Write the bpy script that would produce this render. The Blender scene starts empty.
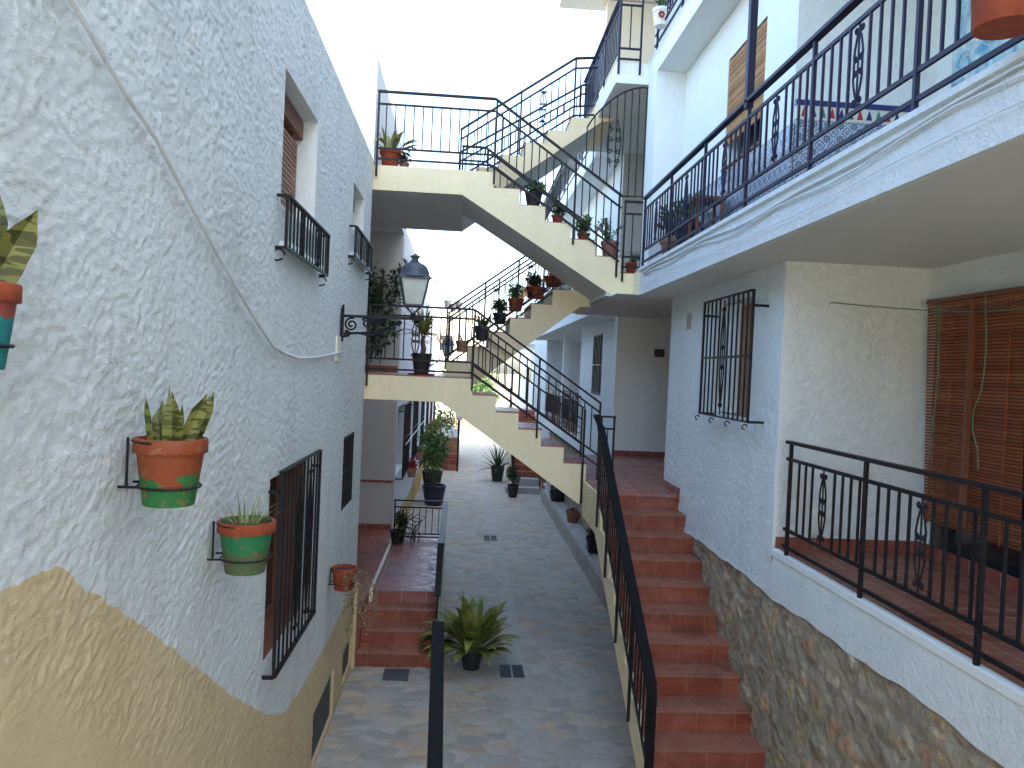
import bpy, math, random
import numpy as np
from mathutils import Vector, Matrix
random.seed(7)
PI = math.pi
C = bpy.context.scene.collection
LIFT = 3.45          # built with the eye at z = 0; at the end everything is raised so that the street is z = 0

# ------------------------------------------------------------------ camera
cam_data = bpy.data.cameras.new('camera'); cam = bpy.data.objects.new('camera', cam_data); C.objects.link(cam)
cam_data.sensor_width = 36; cam_data.lens = 770/1024*36; cam_data.clip_end = 3000; cam_data.clip_start = 0.05
yaw, pit, rol = [math.radians(a) for a in (3.663, -0.945, 2.56)]
fw = Vector((math.sin(yaw)*math.cos(pit), math.cos(yaw)*math.cos(pit), math.sin(pit)))
rt0 = Vector((math.cos(yaw), -math.sin(yaw), 0)); up0 = rt0.cross(fw)
rt = rt0*math.cos(rol)+up0*math.sin(rol); up = -rt0*math.sin(rol)+up0*math.cos(rol)
cam.matrix_world = Matrix(((rt.x, up.x, -fw.x, 0), (rt.y, up.y, -fw.y, 0), (rt.z, up.z, -fw.z, 0), (0, 0, 0, 1)))
bpy.context.scene.camera = cam

# ------------------------------------------------------------------ sky, sun, exposure
SUN_AZ, SUN_EL = 120, 40        # azimuth clockwise from +Y, towards +X
w = bpy.data.worlds.new('World'); bpy.context.scene.world = w; w.use_nodes = True
nt = w.node_tree; bg = nt.nodes['Background']
sky = nt.nodes.new('ShaderNodeTexSky'); sky.sky_type = 'NISHITA'; sky.sun_disc = False
sky.sun_elevation = math.radians(SUN_EL); sky.sun_rotation = math.radians(SUN_AZ); sky.dust_density = 3.0
nt.links.new(sky.outputs[0], bg.inputs[0]); bg.inputs[1].default_value = 0.15
sd = bpy.data.lights.new('sun', 'SUN'); sd.energy = 2.0; sd.angle = math.radians(0.5); sd.color = (1, .93, .82)
sun = bpy.data.objects.new('sun', sd); C.objects.link(sun)
a, e = math.radians(SUN_AZ), math.radians(SUN_EL)
sdir = Vector((math.sin(a)*math.cos(e), math.cos(a)*math.cos(e), math.sin(e)))
sun.rotation_euler = sdir.to_track_quat('Z', 'Y').to_euler(); sun.location = (20, 0, 30)
vs = bpy.context.scene.view_settings
vs.view_transform = 'Standard'; vs.look = 'None'; vs.gamma = 1; vs.use_curve_mapping = False; vs.exposure = 2.72
bpy.context.scene.cycles.max_bounces = 8; bpy.context.scene.cycles.diffuse_bounces = 5

# ------------------------------------------------------------------ material helpers
class NT:
    def __init__(s, name):
        s.m = bpy.data.materials.new(name); s.m.use_nodes = True; s.t = s.m.node_tree
        s.b = s.t.nodes['Principled BSDF']; s.co = s.t.nodes.new('ShaderNodeTexCoord').outputs['Object']
    def n(s, kind, **kw):
        x = s.t.nodes.new(kind)
        for k, v in kw.items(): setattr(x, k, v)
        return x
    def put(s, sock, v):
        if hasattr(v, 'is_linked') or isinstance(v, bpy.types.NodeSocket): s.t.links.new(v, sock)
        elif isinstance(v, (tuple, list)) and len(v) == 3 and sock.type == 'RGBA': sock.default_value = (*v, 1)
        else: sock.default_value = v
    def math(s, op, a, b=0.0, c=None):
        x = s.n('ShaderNodeMath', operation=op); s.put(x.inputs[0], a); s.put(x.inputs[1], b)
        if c is not None: s.put(x.inputs[2], c)
        return x.outputs[0]
    def noise(s, scale, detail=3, rough=.55, vec=None, dist=0.0, col=False):
        x = s.n('ShaderNodeTexNoise'); s.put(x.inputs['Vector'], vec if vec is not None else s.co)
        x.inputs['Scale'].default_value = scale; x.inputs['Detail'].default_value = detail
        x.inputs['Roughness'].default_value = rough; x.inputs['Distortion'].default_value = dist
        return x.outputs['Color' if col else 'Fac']
    def map(s, scale=(1, 1, 1), rot=(0, 0, 0), vec=None, loc=(0, 0, 0)):
        x = s.n('ShaderNodeMapping'); s.put(x.inputs[0], vec if vec is not None else s.co)
        x.inputs['Scale'].default_value = scale; x.inputs['Rotation'].default_value = rot; x.inputs['Location'].default_value = loc
        return x.outputs[0]
    def ramp(s, fac, stops, interp='LINEAR'):
        x = s.n('ShaderNodeValToRGB'); s.put(x.inputs[0], fac); el = x.color_ramp.elements; x.color_ramp.interpolation = interp
        while len(el) < len(stops): el.new(.5)
        for q, (p, c) in zip(el, stops):
            q.position = p; q.color = (*c, 1) if len(c) == 3 else c
        return x.outputs[0]
    def mix(s, fac, a, b, mode='MIX'):
        x = s.n('ShaderNodeMix', data_type='RGBA', blend_type=mode); s.put(x.inputs[0], fac); s.put(x.inputs[6], a); s.put(x.inputs[7], b)
        return x.outputs[2]
    def xyz(s, vec=None):
        x = s.n('ShaderNodeSeparateXYZ'); s.put(x.inputs[0], vec if vec is not None else s.co); return x.outputs
    def bump(s, h, strength=.5, dist=.01, prev=None):
        x = s.n('ShaderNodeBump'); s.put(x.inputs['Height'], h); x.inputs['Strength'].default_value = strength; x.inputs['Distance'].default_value = dist
        if prev is not None: s.t.links.new(prev, x.inputs['Normal'])
        return x.outputs[0]
    def done(s, col, rough=.7, normal=None, spec=.3, metal=0):
        s.put(s.b.inputs['Base Color'], col); s.put(s.b.inputs['Roughness'], rough); s.b.inputs['Specular IOR Level'].default_value = spec
        s.b.inputs['Metallic'].default_value = metal
        if normal is not None: s.t.links.new(normal, s.b.inputs['Normal'])
        return s.m

def scl(c, k): return tuple(min(1, x*k) for x in c)
def vary(name, col, amt=.15, scale=3, rough=.7, bscale=60, bstr=.25, bdist=.004, spec=.3, fine=25, tint=None):
    N = NT(name); a = N.noise(scale, 4); b = N.noise(fine, 3)
    f = N.math('MULTIPLY_ADD', a, .65, N.math('MULTIPLY', b, .35))
    c = N.ramp(f, [(.3, scl(tint or col, 1-amt)), (.5, col), (.7, scl(col, 1+amt*.6))])
    return N.done(c, rough, N.bump(N.noise(bscale, 3), bstr, bdist), spec)

def stucco(name, col, bscale=28, bstr=.8, bdist=.012, dirty=.12):
    N = NT(name)
    st = N.map((1, 1, .14)); streak = N.noise(5, 4, vec=st)
    big = N.noise(.9, 4); spot = N.noise(14, 4, .7)
    f = N.math('MULTIPLY_ADD', streak, .35, N.math('MULTIPLY_ADD', big, .35, N.math('MULTIPLY', spot, .3)))
    c = N.ramp(f, [(.32, scl(col, 1-dirty)), (.52, col), (.7, scl(col, 1.05))])
    n1 = N.bump(N.noise(bscale, 3, .6, dist=.4), bstr, bdist)
    n2 = N.bump(N.noise(bscale*4, 2), bstr*.5, bdist*.3, n1)
    return N.done(c, .85, n2, .15)

M = {}
M['white'] = stucco('white_stucco', (.72, .79, .79), 34, 1.0, .012)
M['white_smooth'] = stucco('smooth_white_plaster', (.76, .81, .80), 12, .25, .006, .07)
M['grey_soffit'] = stucco('soffit_plaster', (.66, .70, .685), 10, .2, .004, .06)
M['shade_mauve'] = stucco('shade_mauve_plaster', (.56, .55, .54), 10, .2, .004, .06)  # white plaster with the recess shade put into its colour
M['cream'] = stucco('cream_plaster', (.82, .71, .46), 18, .25, .004, .10)
M['dado_edge'] = stucco('ochre_edge', (.60, .46, .27), 18, .25, .004, .1)
M['pale_cream'] = stucco('pale_cream_plaster', (.80, .74, .60), 18, .25, .004, .08)
M['concrete'] = vary('worn_concrete', (.36, .35, .32), .3, 2.5, .85, 50, .5, .006)
M['iron'] = vary('black_painted_iron', (.012, .012, .014), .3, 8, .5, 90, .15, .001, .25)
M['iron_blue'] = vary('navy_painted_iron', (.016, .017, .042), .3, 8, .5, 90, .15, .001, .25)
M['iron_matt'] = vary('dull_black_rail', (.010, .010, .011), .3, 8, .75, 90, .15, .001, .12)
M['lamp_metal'] = vary('dark_lamp_metal', (.045, .055, .075), .25, 14, .45, 90, .15, .001, .5)
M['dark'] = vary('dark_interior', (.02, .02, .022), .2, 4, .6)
M['vent_grey'] = vary('dark_grey_panel', (.075, .08, .09), .2, 4, .6)
M['brown_wood'] = vary('brown_shutter', (.20, .085, .05), .25, 20, .55, 80, .2)
M['soil'] = vary('potting_soil', (.05, .035, .025), .4, 30, .95, 90, .8)
M['black_plastic'] = vary('black_pot_plastic', (.03, .03, .034), .2, 6, .5)
M['blue_plastic'] = vary('navy_pot', (.03, .035, .07), .2, 6, .4)
M['terracotta'] = vary('terracotta_clay', (.28, .060, .024), .28, 12, .8, 80, .3, .002)
M['old_clay'] = vary('old_clay', (.30, .15, .10), .35, 14, .85, 80, .4, .002)
M['white_pot'] = vary('white_glazed_pot', (.75, .74, .70), .1, 10, .35)
M['teal_pot'] = vary('teal_pot', (.02, .28, .27), .25, 12, .6)
M['cable'] = vary('pale_cable', (.68, .71, .70), .12, 8, .6)
M['cord_green'] = vary('green_cord', (.10, .22, .13), .2, 8, .6)
M['red_flower'] = vary('red_petals', (.36, .03, .03), .25, 30, .6)
M['white_flower'] = vary('white_petals', (.80, .80, .78), .1, 30, .6)
M['bark'] = vary('trunk_bark', (.14, .10, .07), .35, 18, .9, 60, .8, .006)
M['roof_tile'] = vary('roof_tile_red', (.36, .16, .09), .3, 8, .8)

N = NT('frosted_lantern_glass'); M['glass_lamp'] = N.done(N.ramp(N.noise(6), [(.3, (.62, .70, .66)), (.7, (.78, .84, .80))]), .25, None, .5)
N.b.inputs['Transmission Weight'].default_value = .35; N.b.inputs['Alpha'].default_value = .9
N = NT('dark_window_glass'); M['glass'] = N.done(N.ramp(N.noise(2), [(.3, (.02, .024, .03)), (.7, (.05, .055, .06))]), .08, None, .6)

def tiles(name, col, s=.31, joint=(.42, .30, .24), rough=.45, w=.010, worn=(.48, .24, .17), dust=.35):
    N = NT(name); x, y, z = N.xyz()[0:3]
    g = N.n('ShaderNodeNewGeometry'); nx, ny, nz = [N.math('ABSOLUTE', q) for q in N.xyz(g.outputs['True Normal'])[0:3]]
    def jt(q):
        f = N.math('FRACT', N.math('ADD', N.math('DIVIDE', q, s), 50.02)); return N.math('LESS_THAN', f, w/s)
    m = N.math('MAXIMUM', N.math('MULTIPLY', jt(x), N.math('SUBTRACT', 1.0, nx)), N.math('MULTIPLY', jt(y), N.math('SUBTRACT', 1.0, ny)))
    cell = N.n('ShaderNodeCombineXYZ'); N.put(cell.inputs[0], N.math('FLOOR', N.math('ADD', N.math('DIVIDE', x, s), 50.02)))
    N.put(cell.inputs[1], N.math('FLOOR', N.math('ADD', N.math('DIVIDE', y, s), 50.02))); N.put(cell.inputs[2], N.math('FLOOR', N.math('MULTIPLY', z, 6.1)))
    wn = N.n('ShaderNodeTexWhiteNoise'); N.put(wn.inputs[0], cell.outputs[0])
    c = N.ramp(wn.outputs['Value'], [(0, scl(col, .8)), (.5, col), (1, scl(col, 1.18))])
    c = N.mix(N.math('MULTIPLY', N.ramp(N.noise(5, 5, .7), [(.42, (0, 0, 0)), (.72, (1, 1, 1))]), dust), c, worn)
    c = N.mix(N.math('MULTIPLY', N.ramp(N.noise(70, 2), [(.5, (0, 0, 0)), (.75, (1, 1, 1))]), .25), c, scl(col, .6))
    c = N.mix(N.math('MULTIPLY', m, .75), c, joint)
    b = N.bump(N.noise(120, 2), .15, .001, N.bump(m, .5, -.003))
    return N.done(c, N.ramp(N.noise(8, 4), [(.3, (rough-.12,)*3), (.7, (rough+.2,)*3)]), b, .4)
M['stair_tile'] = tiles('terracotta_stair_tile', (.235, .056, .030), .305, (.30, .13, .08))
M['floor_tile'] = tiles('terracotta_floor_tile', (.30, .10, .07), .31, (.40, .31, .27), .35, .011, (.40, .24, .20), .5)
M['terrace_tile'] = tiles('terrace_floor_tile', (.23, .070, .042), .14, (.42, .30, .22), .45, .008, (.34, .16, .11), .5)
M['tread_tile'] = tiles('worn_tread_tile', (.29, .105, .06), .305, (.36, .19, .13), .45, .010, (.37, .19, .13), .6)
M['skirting'] = tiles('red_skirting_tile', (.25, .06, .04), .31)

# patterned azulejo tiles on balcony dado
def azulejo():
    N = NT('azulejo_tile'); x, y, z = N.xyz()[0:3]; s = .10
    h = N.math('ADD', x, y)
    def fr(q): return N.math('SUBTRACT', N.math('FRACT', N.math('ADD', N.math('DIVIDE', q, s), 100.0)), .5)
    u, v = fr(h), fr(z); au, av = N.math('ABSOLUTE', u), N.math('ABSOLUTE', v)
    d = N.math('POWER', N.math('ADD', N.math('MULTIPLY', u, u), N.math('MULTIPLY', v, v)), .5)
    di = N.math('ADD', au, av)
    ang = N.math('ARCTAN2', v, u); pet = N.math('COSINE', N.math('MULTIPLY', ang, 8.0))
    star = N.math('LESS_THAN', d, N.math('MULTIPLY_ADD', pet, .07, .24))
    c = N.mix(star, (.36, .44, .50), (.012, .03, .22))
    c = N.mix(N.math('LESS_THAN', d, .14), c, (.50, .44, .25))
    c = N.mix(N.math('LESS_THAN', d, .09), c, (.05, .16, .12))
    ring = N.math('LESS_THAN', N.math('ABSOLUTE', N.math('SUBTRACT', di, .60)), .045)
    c = N.mix(ring, c, (.02, .07, .20))
    corner = N.math('GREATER_THAN', di, .82); c = N.mix(corner, c, (.05, .06, .22))
    edge = N.math('GREATER_THAN', N.math('MAXIMUM', au, av), .485); c = N.mix(edge, c, (.55, .55, .50))
    return N.done(c, .2, None, .5)
M['azulejo'] = azulejo()
M['navy_tile'] = vary('navy_glazed_tile', (.02, .025, .14), .2, 10, .25, spec=.5)
M['pale_tile'] = vary('pale_glazed_tile', (.62, .63, .58), .1, 10, .25, spec=.5)
M['red_glaze'] = vary('red_glaze', (.40, .03, .04), .2, 10, .25)
M['green_glaze'] = vary('green_glaze', (.03, .20, .12), .2, 10, .25)
# pale blue mosaic
N = NT('blue_mosaic'); v = N.n('ShaderNodeTexVoronoi'); N.put(v.inputs['Vector'], N.map((1, 1, .7))); v.inputs['Scale'].default_value = 11
c = N.ramp(N.noise(5, 3, dist=1.5), [(.38, (.10, .30, .46)), (.52, (.35, .55, .64)), (.66, (.66, .72, .70))])
v2 = N.n('ShaderNodeTexVoronoi', feature='DISTANCE_TO_EDGE'); N.put(v2.inputs['Vector'], N.map((1, 1, .7))); v2.inputs['Scale'].default_value = 11
c = N.mix(N.math('LESS_THAN', v2.outputs['Distance'], .03), c, (.45, .47, .45)); M['mosaic'] = N.done(c, .35)

def slatmat(name, c1, c2, per, axis='z', rough=.6):
    N = NT(name); q = N.xyz()[{'x': 0, 'y': 1, 'z': 2}[axis]]
    wn = N.n('ShaderNodeTexWhiteNoise', noise_dimensions='1D'); N.put(wn.inputs['W'], N.math('FLOOR', N.math('DIVIDE', q, per)))
    c = N.mix(wn.outputs['Value'], c1, c2); c = N.mix(N.math('MULTIPLY', N.noise(9, 4), .6), c, scl(c1, .75))
    return N.done(c, rough, None, .3)
M['reed'] = slatmat('golden_reed', (.26, .11, .035), (.62, .36, .13), .021)
M['red_blind'] = slatmat('red_brown_slat', (.20, .055, .02), (.33, .11, .045), .0225)
M['tan_blind'] = slatmat('tan_slat', (.34, .17, .09), (.42, .24, .14), .016)
M['pink_shutter'] = slatmat('brown_shutter_slat', (.30, .16, .11), (.38, .21, .15), .035)

def painted_pot(name, c1, c2, zcut, amp):
    N = NT(name); z = N.xyz()[2]
    f = N.math('ADD', z, N.math('MULTIPLY', N.math('SUBTRACT', N.noise(14, 3), .5), amp))
    c = N.mix(N.math('GREATER_THAN', f, zcut), c2, c1)
    wear = N.math('GREATER_THAN', N.noise(22, 5, .7), .60); c = N.mix(N.math('MULTIPLY', wear, .8), c, (.33, .12, .07))
    c = N.mix(N.math('MULTIPLY', N.noise(40, 3), .35), c, scl(c2, .6))
    return N.done(c, .6, N.bump(N.noise(60), .3, .002), .35)
M['pot_orange_green'] = painted_pot('orange_pot_with_green_patch', (.29, .048, .018), (.025, .17, .045), .085, .20)
M['pot_green_worn'] = painted_pot('worn_green_pot', (.015, .20, .075), (.085, .14, .06), .10, .04)

M['pot_red_teal'] = painted_pot('red_pot_with_teal_foot', (.30, .05, .03), (.02, .22, .22), .10, .10)
def leafmat(name, c1, c2, band=0):
    N = NT(name); f = N.noise(9, 3)
    c = N.ramp(f, [(.3, c1), (.7, c2)])
    if band:
        wv = N.noise(45, 2, vec=N.map((.25, .25, 1.2)), dist=.8)
        c = N.mix(N.math('GREATER_THAN', wv, .52), c, scl(c1, .55))
    m = N.done(c, .45, None, .4); 
    return m
M['snake'] = leafmat('snake_plant_leaf', (.11, .13, .03), (.23, .23, .06), 1)
M['spider'] = leafmat('spider_plant_leaf', (.12, .17, .05), (.30, .33, .13))
M['aspid'] = leafmat('broad_leaf', (.04, .09, .02), (.26, .24, .05))
M['leaf_dark'] = leafmat('dark_leaf', (.018, .045, .014), (.05, .09, .025))
M['leaf_mid'] = leafmat('mid_green_leaf', (.04, .10, .025), (.10, .19, .05))
M['leaf_yellow'] = leafmat('yellow_green_leaf', (.10, .14, .03), (.28, .28, .07))
M['leaf_dry'] = leafmat('dry_leaf', (.16, .10, .05), (.28, .20, .10))

# attribute coloured (per stone) surfaces
def attrmat(name, rough, bs, bstr, bdist, noise_amt=.35):
    N = NT(name); at = N.n('ShaderNodeAttribute', attribute_name='stone')
    c = N.mix(N.math('MULTIPLY', N.noise(30, 4, .7), noise_amt), at.outputs['Color'], N.mix(.5, at.outputs['Color'], (.10, .09, .08)))
    c = N.mix(N.math('MULTIPLY', N.ramp(N.noise(1.3, 4), [(.45, (0, 0, 0)), (.7, (1, 1, 1))]), .22), c, (.22, .21, .18))
    return N.done(c, rough, N.bump(N.noise(bs, 4, .65), bstr, bdist), .25)
M['rubble'] = attrmat('rubble_stone', .9, 45, 1.0, .014, .55)
M['paving'] = attrmat('worn_flagstones', .75, 40, .8, .006, .55)

# ------------------------------------------------------------------ object helpers
WORLD = {}
def origin(o): return WORLD.get(o.name, Vector((0, 0, 0))) if o else Vector((0, 0, 0))
def thing(name, label, cat, loc, group=None):
    o = bpy.data.objects.new(name, None); C.objects.link(o); o.location = loc; o.empty_display_size = .2
    o['label'] = label; o['category'] = cat
    if group: o['group'] = group
    WORLD[o.name] = Vector(loc); return o
def tag(o, label, cat, group=None):
    o['label'] = label; o['category'] = cat
    if group: o['group'] = group
    return o

class MB:
    def __init__(s): s.v = []; s.f = []
    def add(s, vs, fs):
        k = len(s.v); s.v += [tuple(p) for p in vs]; s.f += [tuple(i+k for i in f) for f in fs]; return s
    def box(s, x0, x1, y0, y1, z0, z1):
        if x0 > x1: x0, x1 = x1, x0
        if y0 > y1: y0, y1 = y1, y0
        if z0 > z1: z0, z1 = z1, z0
        v = [(x0, y0, z0), (x1, y0, z0), (x1, y1, z0), (x0, y1, z0), (x0, y0, z1), (x1, y0, z1), (x1, y1, z1), (x0, y1, z1)]
        return s.add(v, [(3, 2, 1, 0), (4, 5, 6, 7), (0, 1, 5, 4), (1, 2, 6, 5), (2, 3, 7, 6), (3, 0, 4, 7)])
    def bar(s, p, q, w, h):     # box section along p-q, w sideways (horizontal), h in the third direction
        p, q = Vector(p), Vector(q); d = (q-p).normalized()
        a = d.cross(Vector((0, 0, 1)))
        if a.length < 1e-3: a = Vector((1, 0, 0))
        a.normalize(); b = a.cross(d).normalized(); a *= w/2; b *= h/2
        v = [p-a-b, p+a-b, p+a+b, p-a+b, q-a-b, q+a-b, q+a+b, q-a+b]
        return s.add(v, [(0, 1, 2, 3), (7, 6, 5, 4), (1, 0, 4, 5), (2, 1, 5, 6), (3, 2, 6, 7), (0, 3, 7, 4)])
    def tube(s, pts, r, n=6, cap=True):
        pts = [Vector(p) for p in pts]; k = len(s.v); rings = len(pts); ref = None
        rr = r if isinstance(r, (list, tuple)) else [r]*rings
        for i, p in enumerate(pts):
            d = (pts[min(i+1, rings-1)]-pts[max(i-1, 0)])
            d = d.normalized() if d.length > 1e-9 else Vector((0, 0, 1))
            if ref is None: ref = Vector((0, 0, 1)) if abs(d.z) < .9 else Vector((1, 0, 0))
            a = d.cross(ref).normalized(); b = a.cross(d).normalized(); ref = b
            for j in range(n):
                t = 2*PI*j/n; s.v.append(tuple(p+a*math.cos(t)*rr[i]+b*math.sin(t)*rr[i]))
        for i in range(rings-1):
            for j in range(n): s.f.append((k+i*n+j, k+i*n+(j+1) % n, k+(i+1)*n+(j+1) % n, k+(i+1)*n+j))
        if cap: s.f.append(tuple(k+j for j in range(n))[::-1]); s.f.append(tuple(k+(rings-1)*n+j for j in range(n)))
        return s
    def lathe(s, c, prof, n=24, rot=0):
        k = len(s.v); c = Vector(c)
        for (r, z) in prof:
            for j in range(n):
                t = 2*PI*j/n+rot; s.v.append((c.x+r*math.cos(t), c.y+r*math.sin(t), c.z+z))
        for i in range(len(prof)-1):
            for j in range(n): s.f.append((k+i*n+j, k+i*n+(j+1) % n, k+(i+1)*n+(j+1) % n, k+(i+1)*n+j))
        s.f.append(tuple(k+j for j in range(n))[::-1]); s.f.append(tuple(k+(len(prof)-1)*n+j for j in range(n)))
        return s
    def prism(s, poly, axis, a, b):   # poly 2D in the two remaining axes (x: (y,z), y: (x,z), z: (x,y))
        def P(u, v, t): return {'x': (t, u, v), 'y': (u, t, v), 'z': (u, v, t)}[axis]
        n = len(poly); v = [P(u, w_, a) for u, w_ in poly]+[P(u, w_, b) for u, w_ in poly]
        f = [tuple(range(n)), tuple(range(2*n-1, n-1, -1))]+[(i, n+i, n+(i+1) % n, (i+1) % n) for i in range(n)]
        return s.add(v, f)
    def blade(s, base, d, L, w, droop=0., n=6, prof=None, fold=.25, twist=0):
        prof = prof or [.5, .9, 1, .85, .55, .25, .02]
        d = Vector(d).normalized(); p = Vector(base); side = d.cross(Vector((0, 0, 1)))
        if side.length < .05: side = Vector((math.cos(twist), math.sin(twist), 0))
        side.normalize()
        if twist: side = (Matrix.Rotation(twist, 3, d) @ side)
        k = len(s.v)
        for i in range(n+1):
            t = i/n; q = t*(len(prof)-1); j = min(int(q), len(prof)-2); ww = w/2*(prof[j]*(1-(q-j))+prof[j+1]*(q-j))
            nn = side.cross(d).normalized()
            s.v += [tuple(p-side*ww), tuple(p-nn*ww*fold), tuple(p+side*ww)]
            d = (d+Vector((0, 0, -1))*droop*(t+.2)/n*2).normalized(); p = p+d*L/n
        for i in range(n):
            a = k+3*i; s.f += [(a, a+1, a+4, a+3), (a+1, a+2, a+5, a+4)]
        return s
    def leaf(s, p, d, nrm, L, w):
        p, d = Vector(p), Vector(d).normalized(); sd_ = d.cross(nrm); sd_ = sd_.normalized() if sd_.length > 1e-3 else Vector((1, 0, 0))
        u = sd_.cross(d)
        v = [p, p+d*L*.45+sd_*w/2, p+d*L-u*L*.12, p+d*L*.45-sd_*w/2, p+d*L*.5-u*w*.18]
        return s.add(v, [(0, 1, 4), (1, 2, 4), (2, 3, 4), (3, 0, 4)])
    def clump(s, c, r, n, L, w, rz=None, up_=.3):
        c = Vector(c); rz = rz or r
        for _ in range(n):
            v = Vector((random.gauss(0, 1), random.gauss(0, 1), random.gauss(0, 1))).normalized()
            k = random.random()**.45
            p = c+Vector((v.x*r*k, v.y*r*k, v.z*rz*k))
            d = v+Vector((random.uniform(-.7, .7), random.uniform(-.7, .7), up_+random.uniform(-.7, .5)))
            s.leaf(p, d, Vector((random.uniform(-1, 1), random.uniform(-1, 1), 1)), L*random.uniform(.6, 1.2), w*random.uniform(.7, 1.2))
        return s
    def build(s, name, m, parent=None, smooth=False, bevel=0):
        o0 = origin(parent); me = bpy.data.meshes.new(name)
        me.from_pydata([(x-o0.x, y-o0.y, z-o0.z) for x, y, z in s.v], [], s.f); me.update()
        if isinstance(m, str): m = M[m]
        me.materials.append(m)
        if smooth:
            for p in me.polygons: p.use_smooth = True
        o = bpy.data.objects.new(name, me); C.objects.link(o)
        if parent: o.parent = parent
        WORLD[o.name] = o0.copy()
        if bevel:
            b = o.modifiers.new('bevel', 'BEVEL'); b.width = bevel; b.segments = 2; b.limit_method = 'ANGLE'
        return o
def B(name, m, parent, boxes, bevel=0):
    mb = MB()
    for q in boxes: mb.box(*q)
    return mb.build(name, m, parent, bevel=bevel)
def structure(o): o['kind'] = 'structure'; return o

def fix_normals(o):
    import bmesh
    bm = bmesh.new(); bm.from_mesh(o.data); bmesh.ops.recalc_face_normals(bm, faces=bm.faces); bm.to_mesh(o.data); bm.free(); return o

# numpy noise -------------------------------------------------------
def hsh(ix, iy, s):
    h = (ix.astype(np.int64)*374761393+iy.astype(np.int64)*668265263+s*1442695041) & 0x7fffffff
    h = ((h ^ (h >> 13))*1274126177) & 0x7fffffff; h = h ^ (h >> 16)
    return (h & 0xffff)/65535.0
def vnoise(u, v, s=0):
    iu, iv = np.floor(u), np.floor(v); fu, fv = u-iu, v-iv; fu = fu*fu*(3-2*fu); fv = fv*fv*(3-2*fv)
    a_, b_, c_, d_ = hsh(iu, iv, s), hsh(iu+1, iv, s), hsh(iu, iv+1, s), hsh(iu+1, iv+1, s)
    return (a_*(1-fu)+b_*fu)*(1-fv)+(c_*(1-fu)+d_*fu)*fv
def plaster(u, v, s=0):       # trowelled rough cast: stretched lumps in shifting directions
    wu = u+.05*vnoise(u*6, v*6, s+9); wv = v+.05*vnoise(u*6+7, v*6, s+10)
    d1 = vnoise((wu+wv*.35)*13, (wv-wu*.15)*29, s+1); d2 = vnoise((wu+wv*.2)*32, (wv-wu*.15)*62, s+2)
    d3 = vnoise(wu*60, wv*105, s+3); big = vnoise(u*2.2, v*3, s+4)
    h = .34*d1+.36*np.clip(d2*1.7-.35, 0, 1)+.40*np.clip(d3*1.5-.25, 0, 1)
    return h*(.7+.5*big)-.4
def worley(u, v, s=0, jit=.9):
    iu, iv = np.floor(u), np.floor(v); f1 = np.full(u.shape, 9.); f2 = f1.copy(); idx = np.zeros(u.shape); idy = np.zeros(u.shape)
    for a_ in (-1, 0, 1):
        for b_ in (-1, 0, 1):
            cu, cv = iu+a_, iv+b_
            pu = cu+.5+jit*(hsh(cu, cv, s)-.5); pv = cv+.5+jit*(hsh(cu, cv, s+5)-.5)
            d = np.hypot(u-pu, v-pv); m1 = d < f1
            f2 = np.where(m1, f1, np.minimum(f2, d)); idx = np.where(m1, cu, idx); idy = np.where(m1, cv, idy); f1 = np.where(m1, d, f1)
    return f1, f2, idx, idy
def cuts(lo, hi, cell, brk):
    pts = sorted({lo, hi, *[b for b in brk if lo < b < hi]}); out = []
    for p, q in zip(pts[:-1], pts[1:]):
        if callable(cell):
            t = p
            while t < q-1e-6: out.append(t); t += cell(t)
            if len(out) > 1 and q-out[-1] < .3*cell(q) and out[-1] > p: out.pop()
        else:
            n = max(1, math.ceil((q-p)/cell)); out += [p+(q-p)*i/n for i in range(n)]
    out.append(hi); return np.array(out)
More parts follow.
